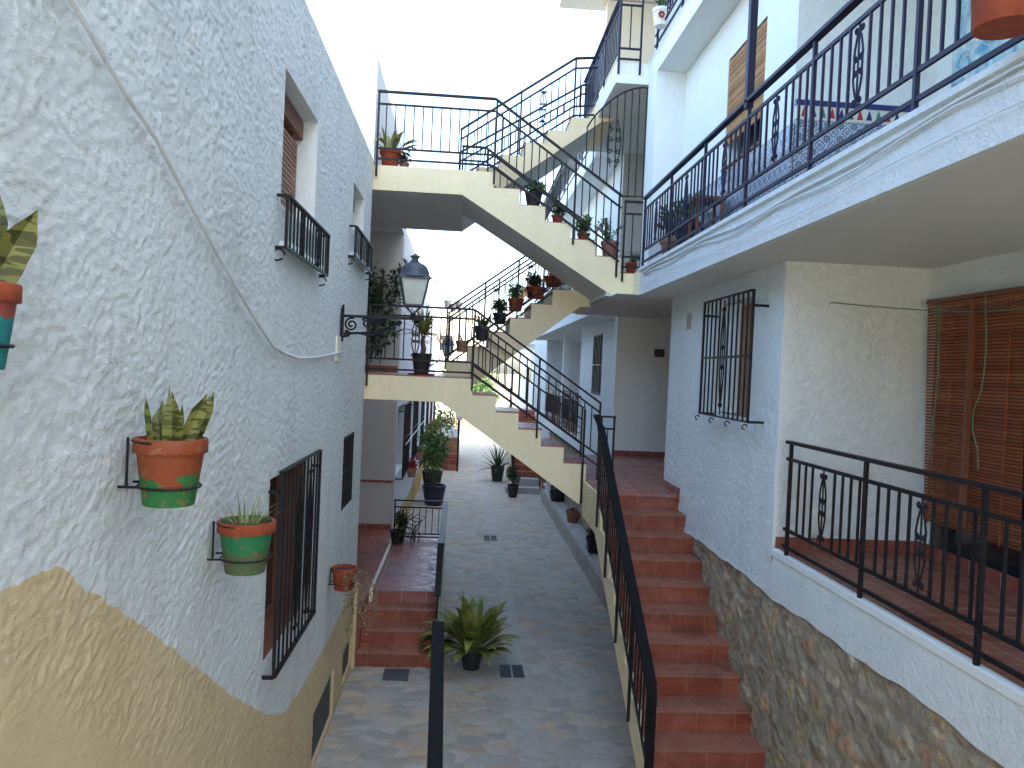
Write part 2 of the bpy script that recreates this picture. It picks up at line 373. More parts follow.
def sheet(name, m, parent, U, V, place, holes=(), height=None, amp=.01, color=None, fade=.02):
    """displaced wall face: place(u, v, h) -> 3D arrays, holes = (u0,u1,v0,v1)"""
    uu, vv = np.meshgrid(U, V, indexing='ij')
    h = height(uu, vv) if height is not None else np.zeros(uu.shape)
    dist = np.minimum(np.minimum(uu-U[0], U[-1]-uu), np.minimum(vv-V[0], V[-1]-vv))
    for (a_, b_, c_, d_) in holes:
        dx = np.maximum(np.maximum(a_-uu, uu-b_), 0); dy = np.maximum(np.maximum(c_-vv, vv-d_), 0); dist = np.minimum(dist, np.hypot(dx, dy))
    h = h*np.clip(dist/fade, 0, 1)*amp
    x, y, z = place(uu, vv, h); o0 = origin(parent)
    co = np.stack([np.broadcast_to(x, uu.shape)-o0.x, np.broadcast_to(y, uu.shape)-o0.y, np.broadcast_to(z, uu.shape)-o0.z], -1).reshape(-1, 3)
    nu, nv = uu.shape; i, j = np.meshgrid(np.arange(nu-1), np.arange(nv-1), indexing='ij')
    cu, cv = (uu[:-1, :-1]+uu[1:, 1:])/2, (vv[:-1, :-1]+vv[1:, 1:])/2; keep = np.ones(cu.shape, bool)
    for (a_, b_, c_, d_) in holes: keep &= ~((cu > a_) & (cu < b_) & (cv > c_) & (cv < d_))
    i, j = i[keep], j[keep]; q = np.stack([i*nv+j, (i+1)*nv+j, (i+1)*nv+j+1, i*nv+j+1], -1)
    me = bpy.data.meshes.new(name); nf = len(q)
    me.vertices.add(len(co)); me.vertices.foreach_set('co', co.astype(np.float32).ravel())
    me.loops.add(nf*4); me.loops.foreach_set('vertex_index', q.astype(np.int32).ravel())
    me.polygons.add(nf); me.polygons.foreach_set('loop_start', np.arange(0, nf*4, 4, dtype=np.int32)); me.polygons.foreach_set('loop_total', np.full(nf, 4, np.int32))
    me.polygons.foreach_set('use_smooth', np.ones(nf, bool)); me.update(calc_edges=True)
    if color is not None:
        at = me.attributes.new('stone', 'FLOAT_COLOR', 'POINT'); cc = color(uu, vv).reshape(-1, 3)
        at.data.foreach_set('color', np.concatenate([cc, np.ones((len(cc), 1))], 1).astype(np.float32).ravel())
    me.materials.append(M[m] if isinstance(m, str) else m)
    o = bpy.data.objects.new(name, me); C.objects.link(o)
    if parent: o.parent = parent
    WORLD[o.name] = o0.copy(); return o

# ------------------------------------------------------------------ ironwork
def scroll_pts(c, ax, s, sgn_u, sgn_v):
    """C scroll half: spiral in plane (ax, z)"""
    out = []
    for i in range(15):
        t = i/14; r = .022*(1-.75*t)*s; a_ = PI*2.6*t
        out.append((c[0]+sgn_u*r*math.cos(a_), c[1]+sgn_v*r*math.sin(a_)))
    return out
def scroll(parent, p, ax, H, mat='iron', wid=.048):
    """ornamental baluster centred on p (bottom), axis ax (unit horizontal), height H: double lozenge with curls"""
    p, ax = Vector(p), Vector(ax); mb = MB(); r = .0065
    def W(u, v): return p+ax*u+Vector((0, 0, v))
    mb.tube([W(0, 0), W(0, H)], r*.9, 4)
    for sg in (-1, 1):
        pts = []
        for i in range(13):
            t = i/12; v = H*(.08+.84*t); u = sg*wid*(math.sin(PI*t)**.8)*(1 if abs(t-.5) > .12 else .85); pts.append(W(u, v))
        mb.tube(pts, r, 4)
        for cv, sv in ((.5+.09, -1), (.5-.09, 1), (.08, 1), (.92, -1)):
            mb.tube([W(a_, b_) for a_, b_ in scroll_pts((sg*.028, H*cv), ax, .9, -sg, sv)], r*.9, 4)
    return mb.build('scroll', mat, parent)
def railing(parent, path, h=.82, posts=(), step=.105, scrolls=(), mat='iron', over=.0, rails=(.69, .19, .07), handw=.042, shift=None, name='railing', no_low=False):
    """path: floor-line points; posts/scrolls: distances along the path"""
    path = [Vector(p) for p in path]; L = [0]
    for p, q in zip(path[:-1], path[1:]): L.append(L[-1]+(q-p).length)
    def at(d):
        for i in range(len(path)-1):
            if d <= L[i+1]+1e-6: return path[i].lerp(path[i+1], (d-L[i])/(L[i+1]-L[i])), (path[i+1]-path[i]).normalized()
        return path[-1], (path[-1]-path[-2]).normalized()
    up_ = Vector((0, 0, 1)); mb = MB()
    for k in rails:
        for p, q in zip(path[:-1], path[1:]): mb.bar(p+up_*k, q+up_*k, .016, .022)
    d = step
    while d < L[-1]-step*.4:
        if all(abs(d-x) > step*.45 for x in posts) and all(abs(d-x) > step*.9 for x in scrolls):
            p, _ = at(d); mb.bar(p+up_*rails[1], p+up_*rails[0], .013, .013)
        d += step
    r = mb.build(name, mat, parent)
    hb = MB()
    for i, (p, q) in enumerate(zip(path[:-1], path[1:])): hb.bar(p+up_*h, q+up_*h, handw, .022)
    hb.build('handrail', mat, r)
    for x in posts:
        p, _ = at(x); MB().bar(p-up_*over, p+up_*(h-.008), .022, .022).build('post', mat, r)
    for x in scrolls:
        p, dd = at(x); ax = Vector((dd.x, dd.y, 0)).normalized(); sl = dd.z/max(1e-6, math.hypot(dd.x, dd.y))
        scroll(r, p+up_*(rails[1]+.012), ax, rails[0]-rails[1]-.02, mat)
    return r

def grille(parent, y0, y1, z0, z1, xw, xo, n, mids=(), scr=(), mat='iron', bot=True):
    """cage grille standing off a wall of constant x: xw wall, xo outer plane"""
    mb = MB()
    for z in (z0, z1): mb.bar((xo, y0, z), (xo, y1, z), .03, .012)
    for z in mids: mb.bar((xo, y0, z), (xo, y1, z), .012, .02)
    for y in (y0, y1):
        for z in (z0+.02, z1-.1) if not bot else (z0+.0, z1-.12): mb.bar((xw, y, z), (xo, y, z), .02, .02)
    for i in range(n+1):
        y = y0+(y1-y0)*i/n; k = .02 if i in (0, n) else .013
        if i in scr: continue
        mb.bar((xo, y, z0), (xo, y, z1), k, k)
    g = mb.build('window_grille', mat, parent)
    for i in scr: scroll(g, (xo, y0+(y1-y0)*i/n, z0+.02), (0, 1, 0), z1-z0-.04, mat, .06)
    return g

def blind(name, parent, x, y0, y1, z0, z1, m, per=.016, lean=0, th=.008):
    mb = MB(); n = int((z1-z0)/per)
    for i in range(n):
        z = z0+per*i; dx = lean*(1-i/n)
        mb.box(x-th/2+dx, x+th/2+dx, y0, y1, z, z+per*.76)
    for y in (y0+.12*(y1-y0), (y0+y1)/2, y1-.12*(y1-y0)): mb.box(x-th*.7, x+th*.7, y-.004, y+.004, z0, z1)
    return mb.build(name, m, parent)

# ================================================================== GROUND
S0 = -3.45
structure(B('ground', vary('dry_earth', (.30, .25, .17), .25, .3, .95, 20, .5, .02), None, [(-400, 400, -300, 900, S0-.4, S0-.02)]))
def pave_h(u, v):
    f1, f2, a_, b_ = worley(u*5.0+.9*vnoise(u*6, v*6, 3)+.25*vnoise(u*20, v*20, 13), v*7.2+.9*vnoise(u*6, v*6, 4)+.25*vnoise(u*20, v*20, 14), 11)
    return np.clip((f2-f1)*4, 0, 1)*(.6+.4*hsh(a_, b_, 2))+.25*vnoise(u*14, v*20, 7)+.4*vnoise(u*1.3, v*1.3, 8)
PC = 1.06*np.array([(.43, .40, .33), (.48, .41, .30), (.38, .365, .31), (.45, .41, .34), (.52, .39, .25), (.42, .395, .33)])
def pave_c(u, v):
    f1, f2, a_, b_ = worley(u*5.0+.9*vnoise(u*6, v*6, 3)+.25*vnoise(u*20, v*20, 13), v*7.2+.9*vnoise(u*6, v*6, 4)+.25*vnoise(u*20, v*20, 14), 11)
    k = (hsh(a_, b_, 21)*5.99).astype(int); c = PC[k]*(.78+.42*hsh(a_, b_, 22))[..., None]
    m = np.clip((f2-f1-.05+.12*vnoise(u*9, v*9, 5))*6, 0, 1)[..., None]; mort = np.array((.44, .41, .34))
    w_ = (.55+.45*vnoise(u*.9, v*.9, 33))[..., None]
    return (mort*(1-m)+c*m)*w_+mort*(1-w_)
st = sheet('street', 'paving', None, cuts(-1.6, 2.75, .018, []), cuts(-6, 46, lambda t: .02 if t < 12 else max(.02, .003*abs(t)), []),
           lambda u, v, h: (u, v, S0+h), height=pave_h, amp=.011, color=pave_c, fade=.01)
structure(st)
# smooth concrete strip that covers the drain, slightly bent like the lane
mb = MB(); pts = [(.74, 2), (.74, 7.8), (.80, 11), (.80, 13), (.74, 19), (.72, 26), (.78, 34), (1.05, 44)]
for (x0, y0), (x1, y1) in zip(pts[:-1], pts[1:]):
    mb.add([(x0-.10, y0, S0+.013), (x0+.10, y0, S0+.013), (x1+.10, y1, S0+.013), (x1-.10, y1, S0+.013)], [(0, 1, 2, 3)])
structure(mb.build('drain_strip', vary('smooth_drain_concrete', (.39, .375, .33), .2, 3, .75, 60, .3, .003)))
def drain(x, y, w_, d_, lab, split=True):
    t = thing('drain_grate', lab, 'drain grate', (x, y, S0+.014))
    mb = MB(); z = S0+.0145
    mb.box(x-w_/2, x+w_/2, y-d_/2, y-d_/2+.02, z, z+.012); mb.box(x-w_/2, x+w_/2, y+d_/2-.02, y+d_/2, z, z+.012)
    for xx in (x-w_/2, x+w_/2-.014) + ((x-.01,) if split else ()): mb.box(xx, xx+.02 if xx == x-.01 else xx+.014, y-d_/2+.02, y+d_/2-.02, z, z+.012)
    mb.build('frame', vary('grate_frame', (.30, .30, .29), .2), t)
    g = MB(); n = int(d_/.03)
    for i in range(n): g.box(x-w_/2+.014, x+w_/2-.014, y-d_/2+.028+i*.03, y-d_/2+.042+i*.03, z-.001, z+.008)
    g.build('bars', 'iron', t); B('sump', 'dark', t, [(x-w_/2+.01, x+w_/2-.01, y-d_/2+.01, y+d_/2-.01, z-.012, z-.0005)])
drain(.70, 8.72, .30, .42, 'double iron drain grate in the lane right of the broad leaved plant')
drain(.70, 15.7, .28, .48, 'small double drain grate in the lane farther off, in front of the stone bench ledge')
B_ = B('drain_cover', 'vent_grey', None, [(-.74, -.46, 8.42, 8.74, S0+.004, S0+.024)], bevel=.004)
tag(B_, 'flat dark grey metal cover at the foot of the left porch steps', 'drain cover')

# ================================================================== LEFT HOUSE
XL = -1.12
LH = thing('white_house', 'near left house of rough white plaster with an ochre painted base', 'house', (XL, 0, S0))
win_up1 = (4.65, 5.66, .93, 1.73); win_up2 = (7.48, 8.25, 1.30, 1.74)
win_lo = (4.66, 5.72, -1.80, -.71); win_sm = (7.51, 8.22, -1.43, -.71)
v1 = (6.44, 7.50, -3.40, -2.93); v2 = (8.05, 8.72, -3.36, -3.02)
holes = [win_up1, win_up2, win_lo, win_sm, v1, v2]
# two-coloured plaster: paint edge painted by hand along the wall
def wall_mat():
    N = NT('two_tone_plaster'); x, y, z = N.xyz()[0:3]
    f = N.n('ShaderNodeFloatCurve'); cm = f.mapping; cv = cm.curves[0]
    lo, hi = -6.0, 10.0; zl, zh = -3.45, .55
    pts = [(-6, .3), (1.2, -.60), (1.97, -.60), (2.24, -.61), (2.93, -1.03), (4.0, -1.72), (4.77, -2.17), (5.3, -2.40), (5.84, -2.47), (7.2, -2.52), (8.87, -2.47), (10, -2.47)]
    pts = [((a_-lo)/(hi-lo), (b_-zl)/(zh-zl)) for a_, b_ in pts]
    cv.points[0].location = pts[0]; cv.points[1].location = pts[-1]
    for p in pts[1:-1]: cv.points.new(*p)
    for p in cv.points: p.handle_type = 'VECTOR'
    cm.update()
    N.put(f.inputs['Value'], N.math('DIVIDE', N.math('SUBTRACT', y, lo), hi-lo))
    edge = N.math('MULTIPLY', f.outputs[0], zh-zl)       # object z = 0 is the street
    zz = N.math('ADD', z, N.math('MULTIPLY', N.math('SUBTRACT', N.noise(9, 4, .7), .5), .07))
    isw = N.math('GREATER_THAN', zz, edge)
    white = (.70, .745, .735)
    stk = N.noise(4, 4, vec=N.map((1, 1, .18))); spot = N.noise(16, 5, .7); big = N.noise(.7, 3)
    q = N.math('MULTIPLY_ADD', stk, .3, N.math('MULTIPLY_ADD', big, .35, N.math('MULTIPLY', spot, .35)))
    cw = N.ramp(q, [(.30, (.50, .54, .535)), (.5, white), (.68, (.70, .755, .75))])
    # brownish wash-off in patches
    cw = N.mix(N.math('MULTIPLY', N.ramp(N.noise(2.2, 5, .65, vec=N.map((1, 1, .5))), [(.55, (0, 0, 0)), (.75, (1, 1, 1))]), .35), cw, (.50, .47, .42))
    co_ = N.ramp(q, [(.30, (.54, .41, .23)), (.5, (.66, .53, .315)), (.7, (.73, .60, .38))])
    c = N.mix(isw, co_, cw)
    b = N.bump(N.noise(75, 5, .75, vec=N.map((1, .5, 1))), .7, .006); b = N.bump(N.noise(170, 2), .5, .003, b)
    pits = N.noise(48, 3, .6, vec=N.map((1, .6, 1))); c = N.mix(N.math('MULTIPLY', N.ramp(pits, [(.30, (1, 1, 1)), (.44, (0, 0, 0))]), .22), c, (.34, .31, .27))
    return N.done(c, .85, b, .15)
WM = wall_mat()
def left_h(u, v):
    h = plaster(u, v, 1)
    edge = np.interp(u, [1, 1.9, 2.2, 2.8, 3.6, 4.6, 5.6], [-.85, -.86, -.95, -1.40, -1.95, -2.62, -3.4])+.06*vnoise(u*5, u*0, 77)     # smooth trowelled foot
    return h*(1-.93*np.clip((edge-v)/.10, 0, 1))
sheet('wall', WM, LH, cuts(1.25, 8.87, lambda t: .0105+.0011*max(0, t-3), [q for h_ in holes for q in h_[:2]]),
      cuts(S0, 2.33, .0105, [q for h_ in holes for q in h_[2:]]), lambda u, v, h: (XL+h, u, v), holes, left_h, .0095, fade=.012)
B('rear_wall_stretch', WM, LH, [(XL-4, XL+.004, -7, 1.25, S0, 2.33)])
core = MB()
th = .24
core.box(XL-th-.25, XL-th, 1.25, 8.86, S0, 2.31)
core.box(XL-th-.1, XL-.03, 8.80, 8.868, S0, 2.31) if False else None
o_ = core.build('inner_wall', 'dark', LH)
# reveals of the openings
def reveal(parent, xw, hole, depth, m, sgn=-1):
    y0, y1, z0, z1 = hole; t = .004; mb = MB(); x0, x1 = xw-.001*-sgn, xw+sgn*depth
    mb.add([(xw, y0, z0), (x1, y0, z0), (x1, y0, z1), (xw, y0, z1)], [(0, 1, 2, 3)]); mb.add([(xw, y1, z0), (x1, y1, z0), (x1, y1, z1), (xw, y1, z1)], [(3, 2, 1, 0)])
    mb.add([(xw, y0, z0), (x1, y0, z0), (x1, y1, z0), (xw, y1, z0)], [(3, 2, 1, 0)]); mb.add([(xw, y0, z1), (x1, y0, z1), (x1, y1, z1), (xw, y1, z1)], [(0, 1, 2, 3)])
    return mb.build('reveal', m, parent)
for h_, nm in ((win_up1, 'white_smooth'), (win_up2, 'white_smooth'), (win_lo, 'brown_wood'), (win_sm, 'dark')):
    y0, y1, z0, z1 = h_; dep = .20 if nm != 'dark' else .08
    w_ = B('window', 'glass', LH, [(XL-dep-.02, XL-dep, y0, y1, z0, z1)]); reveal(w_, XL, h_, dep, nm)
    fr = MB(); e_ = .045
    fr.box(XL-dep, XL-dep+.03, y0, y0+e_, z0, z1); fr.box(XL-dep, XL-dep+.03, y1-e_, y1, z0, z1); fr.box(XL-dep, XL-dep+.03, y0+e_, y1-e_, z0, z0+e_); fr.box(XL-dep, XL-dep+.03, y0+e_, y1-e_, z1-e_, z1)
    fr.box(XL-dep, XL-dep+.028, (y0+y1)/2-.03, (y0+y1)/2+.03, z0+e_, z1-e_)
    fr.build('frame', 'brown_wood', w_)
    if nm == 'white_smooth':
        blind('roller_shutter', w_, XL-dep+.06, y0+.02, y1-.02, z0, z1-.14, 'pink_shutter', .035); B('shutter_box', 'brown_wood', w_, [(XL-dep+.03, XL-dep+.10, y0+.01, y1-.01, z1-.14, z1-.02)])
    if h_ is win_sm:
        g_ = MB()
        for i in range(1, 7): g_.bar((XL-.02, y0+i*(y1-y0)/7, z0), (XL-.02, y0+i*(y1-y0)/7, z1), .013, .013)
        for z in (z0+.02, (z0+z1)/2, z1-.02): g_.bar((XL-.02, y0, z), (XL-.02, y1, z), .02, .02)
        g_.build('window_grille', 'iron', w_)
# balconette grilles of the upper windows
def balconette(y0, y1, z0, z1, n):
    xo = XL+.062; mb = MB()
    mb.bar((xo, y0, z1), (xo, y1, z1), .03, .014); mb.bar((xo, y0, z0), (xo, y1, z0), .016, .016)
    for y in (y0, y1):
        mb.bar((XL, y, z1), (xo, y, z1), .03, .014); mb.bar((XL, y, z0), (xo, y, z0), .016, .016); mb.bar((xo, y, z0), (xo, y, z1), .018, .018)
        mb.tube([(xo-.04+.035*math.cos(t*.55), y, z0-.045+.035*math.sin(t*.55)*(1 if t < 9 else .8)) for t in range(11)], .0055, 4)
    for i in range(1, n): mb.bar((xo, y0+(y1-y0)*i/n, z0), (xo, y0+(y1-y0)*i/n, z1), .012, .012)
    g = mb.build('window_grille', 'iron', LH)
    for i in (n*.3, n*.7): scroll(g, (xo+.004, y0+(y1-y0)*i/n, z0+.01), (0, 1, 0), z1-z0-.02, 'iron', .035)
    B('sill', 'white_smooth', LH, [(XL-.0, XL+.06, y0+.10, y1-.12, z0+.02, z0+.05)])
balconette(4.56, 5.92, .66, .96, 14)
balconette(7.30, 8.58, 1.01, 1.29, 11)
grille(LH, 4.64, 5.90, -1.89, -.66, XL, XL+.07, 11, mids=(), scr=(5, 8))
for vv_ in (v1, v2):
    B('basement_panel', 'vent_grey', LH, [(XL-.05, XL-.03, *vv_)]); reveal(LH, XL, vv_, .05, 'dado_edge')
for (y0, y1, z0, z1) in ((v1[0]-.05, v1[0], v1[2], v1[3]+.05), (v1[1], v1[1]+.04, v1[2], v1[3]+.05)): pass
# house body, roof edge, end wall
B('roof', 'white_smooth', LH, [(XL-4, XL-.03, 1.25, 8.84, 2.29, 2.322)])
endw = sheet('end_wall', WM, LH, cuts(XL-2.2, XL, .03, []), cuts(S0, 2.33, .03, []), lambda u, v, h: (u, 8.87+h, v), (), lambda u, v: plaster(u, v, 3), .012)
B('parapet', 'white_smooth', LH, [(XL-.28, XL-.02, 1.25, 8.84, 2.322, 2.335)])
B('electric_cover', 'pale_cream', LH, [(XL-.005, XL+.018, 6.80, 6.98, .02, .24)], .004)
B('porch_side_trim', 'dado_edge', LH, [(XL-.02, XL+.035, 8.74, 8.868, -3.44, -2.50)])

# surface cable sagging along the wall
cpts = [(2.0, 1.02), (2.16, .94), (2.5, .83), (2.77, .75), (3.1, .60), (3.43, .47), (4.0, .25), (4.5, .09), (4.79, .045), (5.2, .02), (5.9, .045), (6.5, .075), (7.06, .10)]
mb = MB().tube([(XL+.022+.004*math.sin(i*2.3), y, z+.006*math.sin(i*1.7)) for i, (y, z) in enumerate(cpts)], .009, 6)
tag(mb.build('wall_cable', 'cable', None, True), 'pale cable running down the left white wall towards the lantern bracket', 'cable')

# ================================================================== POTS AND PLANTS
def pot_mesh(parent, loc, r, h, m, rim=True, name='pot', n=24, k=.70):
    b = r*k
    if rim: prof = [(b*.97, 0), (b, .006), (r*.90, h*.78), (r*.905, h*.79), (r*.99, h*.79), (r, h*.80), (r, h*.985), (r*.985, h), (r*.88, h), (r*.86, h*.86), (.001, h*.86)]
    else: prof = [(b, 0), (b*1.02, .005), (r, h*.96), (r*1.03, h), (r*.93, h), (r*.9, h*.88), (.001, h*.88)]
    o = MB().lathe(loc, prof, n).build(name, m, parent, True)
    e_ = o.modifiers.new('edge', 'EDGE_SPLIT'); e_.split_angle = math.radians(40)
    MB().lathe((loc[0], loc[1], loc[2]+h*.862), [(r*.87, 0), (r*.6, .008), (.002, .012)], 14).build('soil', 'soil', o)
    return o
def foliage(parent, kind, loc, r, h, mat_, k=1.0, name='foliage', seed=None):
    if seed is not None: random.seed(seed)
    x, y, z = loc; mb = MB()
    if kind == 'snake':
        for i in range(int(7*k)):
            t = random.uniform(0, 2*PI); q = r*random.uniform(.1, .7); tilt = random.uniform(.05, .60)
            mb.blade((x+q*math.cos(t), y+q*math.sin(t), z), (math.cos(t)*tilt, math.sin(t)*tilt, 1), h*random.uniform(.5, 1.05), h*.22+.012, .0, 9, [.6, .8, 1.0, 1, .9, 1, .75, .35, .05], .45, random.uniform(0, PI))
    elif kind == 'spider':
        for i in range(int(42*k)):
            t = random.uniform(0, 2*PI); tilt = random.uniform(.15, 1.2)
            mb.blade((x+r*.35*math.cos(t), y+r*.35*math.sin(t), z), (math.cos(t)*tilt, math.sin(t)*tilt, 1), h*random.uniform(.7, 1.5), h*.09, random.uniform(.25, .9), 7, [.9, 1, .9, .75, .5, .3, .02], .2)
    elif kind == 'broad':
        for i in range(int(22*k)):
            t = random.uniform(0, 2*PI); tilt = random.uniform(.05, 2.2)
            b0 = Vector((x+r*.4*math.cos(t), y+r*.4*math.sin(t), z)); d = Vector((math.cos(t)*tilt, math.sin(t)*tilt, 1)).normalized()
            s_ = h*random.uniform(.05, .34); mb.tube([b0, b0+d*s_], .005, 4)
            mb.blade(b0+d*s_, d, h*random.uniform(.55, .85), h*random.uniform(.16, .25), random.uniform(.4, 1.7), 9, [.1, .6, .95, 1, .85, .5, .02], .3)
    elif kind == 'spiky':
        for i in range(int(60*k)):
            t = random.uniform(0, 2*PI); el = random.uniform(-.15, 1.4)
            mb.blade((x, y, z+random.uniform(-.02, .05)*h), (math.cos(t)*math.cos(el), math.sin(t)*math.cos(el), math.sin(el)), h*random.uniform(.65, 1.05), h*.055, random.uniform(.05, .45), 5, [.8, 1, .8, .4, .02], .3)
    elif kind == 'bush':
        for i in range(int(9*k)):
            t = random.uniform(0, 2*PI); q = r*random.uniform(.1, .9)
            mb.tube([(x, y, z-.01), (x+q*.5*math.cos(t), y+q*.5*math.sin(t), z+h*.4), (x+q*math.cos(t), y+q*math.sin(t), z+h*random.uniform(.6, .95))], [.006, .004, .002], 4)
            mb.clump((x+q*math.cos(t), y+q*math.sin(t), z+h*random.uniform(.35, .85)), r*.42, int(26*k)+12, .05+.05*h, .022+.03*h, h*.22)
    elif kind == 'sprig':
        for i in range(int(10*k)):
            t = random.uniform(0, 2*PI); tilt = random.uniform(.1, .8); p = Vector((x, y, z)); d = Vector((math.cos(t)*tilt, math.sin(t)*tilt, 1)).normalized(); pts = [p.copy()]
            for j in range(7):
                d = (d+Vector((random.uniform(-.15, .15), random.uniform(-.15, .15), -.09))).normalized(); p = p+d*h/6; pts.append(p.copy())
                for _ in range(3): mb.leaf(p, Vector((random.uniform(-1, 1), random.uniform(-1, 1), random.uniform(-.2, .8))), Vector((0, 0, 1)), .035+.05*h, .016+.025*h)
            mb.tube(pts, .003, 4)
    elif kind == 'trail':
        for i in range(int(14*k)):
            t = random.uniform(-1.6, 1.6); p = Vector((x+r*.8*math.cos(t), y+r*.8*math.sin(t), z)); d = Vector((math.cos(t), math.sin(t), .5)).normalized(); pts = [p.copy()]
            n_ = random.randint(5, 12)
            for j in range(n_):
                d = (d+Vector((random.uniform(-.25, .25), random.uniform(-.25, .25), -.55))).normalized(); p = p+d*h/9; pts.append(p.copy())
                for _ in range(3): mb.leaf(p, Vector((random.uniform(-1, 1), random.uniform(-1, 1), random.uniform(-.8, .4))), Vector((0, 0, 1)), .04, .022)
            mb.tube(pts, .0025, 4)
    return mb.build(name, mat_, parent)
def potted(label, loc, r, h, pm, kind, leafm, fh, group=None, k=1.0, rim=True, cat='potted plant', name='potted_plant', seed=None, fr=None):
    t = thing(name, label, cat, loc, group)
    pot_mesh(t, loc, r, h, pm, rim); foliage(t, kind, (loc[0], loc[1], loc[2]+h*.86), fr or r, fh, leafm, k, seed=seed); return t

def wall_pot(label, y, ztop, r, h, pm, kind, leafm, fh, k=1, seed=1, off=.03, fr=None):
    x = XL+r+off; loc = (x, y, ztop-h)
    t = potted(label, loc, r, h, pm, kind, leafm, fh, 'pots hung on the left wall', k, name='wall_pot', seed=seed, cat='wall pot', fr=fr)
    zr = ztop-h*.72; rr = r*.85
    mb = MB().tube([(x+rr*math.cos(a_*PI/9), y+rr*math.sin(a_*PI/9), zr) for a_ in range(19)], .0045, 5, False)
    mb.tube([(XL+.004, y-.5*r, zr), (x-rr*.8, y-.55*rr, zr)], .005, 5); mb.tube([(XL+.004, y+.5*r, zr), (x-rr*.8, y+.55*rr, zr)], .005, 5)
    mb.tube([(x+1.01*r*math.cos(a_*PI/9), y+1.01*r*math.sin(a_*PI/9), ztop-.01) for a_ in range(5, 14)], .004, 5)
    mb.tube([(XL+.022, y-.3*r, ztop), (XL+.022, y-.3*r, zr)], .005, 5)
    mb.build('ring_holder', 'iron', t); return t
wall_pot('teal pot with orange rim and tall snake plant at the left photo edge', 1.67, .135, .082, .18, 'pot_red_teal', 'snake', 'snake', .27, 1.0, 9, .02)
wall_pot('orange pot with a green patch and short snake plant blades on the left wall', 2.66, -.275, .118, .225, 'pot_orange_green', 'snake', 'snake', .20, 1.5, 14)
wall_pot('green pot with terracotta rim and a spider plant, left of the big window grille', 3.60, -.74, .128, .235, 'pot_green_worn', 'spider', 'spider', .13, .8, 5)
wall_pot('small clay pot with a dry trailing plant on the wall past the big window grille', 6.95, -1.82, .115, .20, 'terracotta', 'trail', 'leaf_dry', .50, .9, 8, .02)
# clay coloured rims of the teal and the green pots
for y, zt, r, h in ((1.67, .135, .082, .18), (3.60, -.74, .128, .235)):
    own = [o for o in C.objects if o.name.startswith('wall_pot') and abs(o.location.y-y) < .01][0]
    p_ = [c for c in own.children if c.name.startswith('pot')][0]
    MB().lathe((XL+r+(.02 if y < 2 else .03), y, zt-h), [(r*1.005, h*.795), (r*1.012, h*.80), (r*1.012, h*.99), (r*.99, h*1.006), (r*.90, h*1.006), (r*.89, h*.9)], 24).build('rim', 'terracotta', p_, True)

# ------------------------------------------------------------------ lanterns on scrolled brackets
def lantern(y, dx, dz, label, glassmat='glass_lamp'):
    x = -.475+dx; z = dz; t = thing('wall_lantern', label, 'lantern', (XL, y, .42+dz), 'wrought iron lanterns on the left side')
    br = MB()
    br.bar((XL, y, .43+z), (x+.10, y, .435+z), .03, .024); br.bar((XL+.012, y, .20+z), (XL+.012, y, .50+z), .04, .024)
    br.tube([(XL+.02+u, y, z+.235+.0*u+.13*(u/.5)**1.3+(.03*math.sin(u*16))) for u in [i*.5/14 for i in range(15)]], .011, 6)
    br.tube([(XL+.02, y, z+.50), (XL+.02, y, z+.53)], .012, 6)
    def spiral(cx, cz, R, sg, ph=0, tr=1.7):
        return [(XL+cx+sg*R*(1-.8*i/26)*math.cos(ph+2*PI*tr*i/26), y, z+cz+R*(1-.8*i/26)*math.sin(ph+2*PI*tr*i/26)) for i in range(27)]
    for q in (spiral(.10, .355, .062, 1, 1.2), spiral(.235, .375, .048, -1, .5), spiral(.34, .39, .032, 1, 2), spiral(.52, .385, .024, 1, 0), spiral(.06, .27, .03, -1, 1)): br.tube(q, .0095, 6)
    br.tube([(XL+.05+u*.4, y, z+.28+.07*u-.025*math.sin(u*PI)) for u in [i/10 for i in range(11)]], .012, 6)
    br.tube([(x, y, .435+z), (x, y, .485+z)], .022, 8)
    br.build('bracket', 'iron', t)
    rt_ = PI/4+.10; f = MB()
    zt, zb = .795+z, .555+z; wt, wb = .125*1.414, .078*1.414
    def cn(r_, k): return (x+r_*math.cos(rt_+k*PI/2), y+r_*math.sin(rt_+k*PI/2))
    for k in range(4):
        a_, b_ = cn(wt, k), cn(wb, k); f.tube([(*a_, zt), (*b_, zb)], .0095, 5)
        a2, b2 = cn(wt, k+1), cn(wb, k+1); f.bar((*a_, zt), (*a2, zt), .022, .022); f.bar((*b_, zb), (*b2, zb), .014, .014)
        f.tube([(*b_, zb), (x, y, .475+z)], .0075, 5)
    f.build('frame', 'lamp_metal', t)
    g = MB()
    for k in range(4):
        a_, b_, a2, b2 = cn(wt*.97, k), cn(wb*.97, k), cn(wt*.97, k+1), cn(wb*.97, k+1)
        q = g.add([(*a_, zt), (*b_, zb), (*b2, zb), (*a2, zt)], [(0, 1, 2, 3)])
    o = g.build('glass', glassmat, t); so = o.modifiers.new('solid', 'SOLIDIFY'); so.thickness = .003
    MB().lathe((x, y, 0), [(.155, zt+.006), (.16, zt+.012), (.150, zt+.022), (.138, zt+.03), (.130, zt+.065), (.112, zt+.105), (.085, zt+.13), (.062, zt+.14), (.040, zt+.15), (.026, zt+.165), (.030, zt+.185), (.046, zt+.195), (.046, zt+.202), (.02, zt+.215), (.008, zt+.228)], 20).build('cap', 'lamp_metal', t, True)
    MB().lathe((x, y, 0), [(.015, zb+.01), (.02, zb+.03), (.012, zb+.05), (.03, zb+.09), (.03, zb+.14), (.01, zb+.17)], 10).build('bulb', 'white_pot', t, True)
    return t
lantern(7.01, 0, 0, 'large dark wrought iron lantern on a scrolled bracket at the end of the left house')
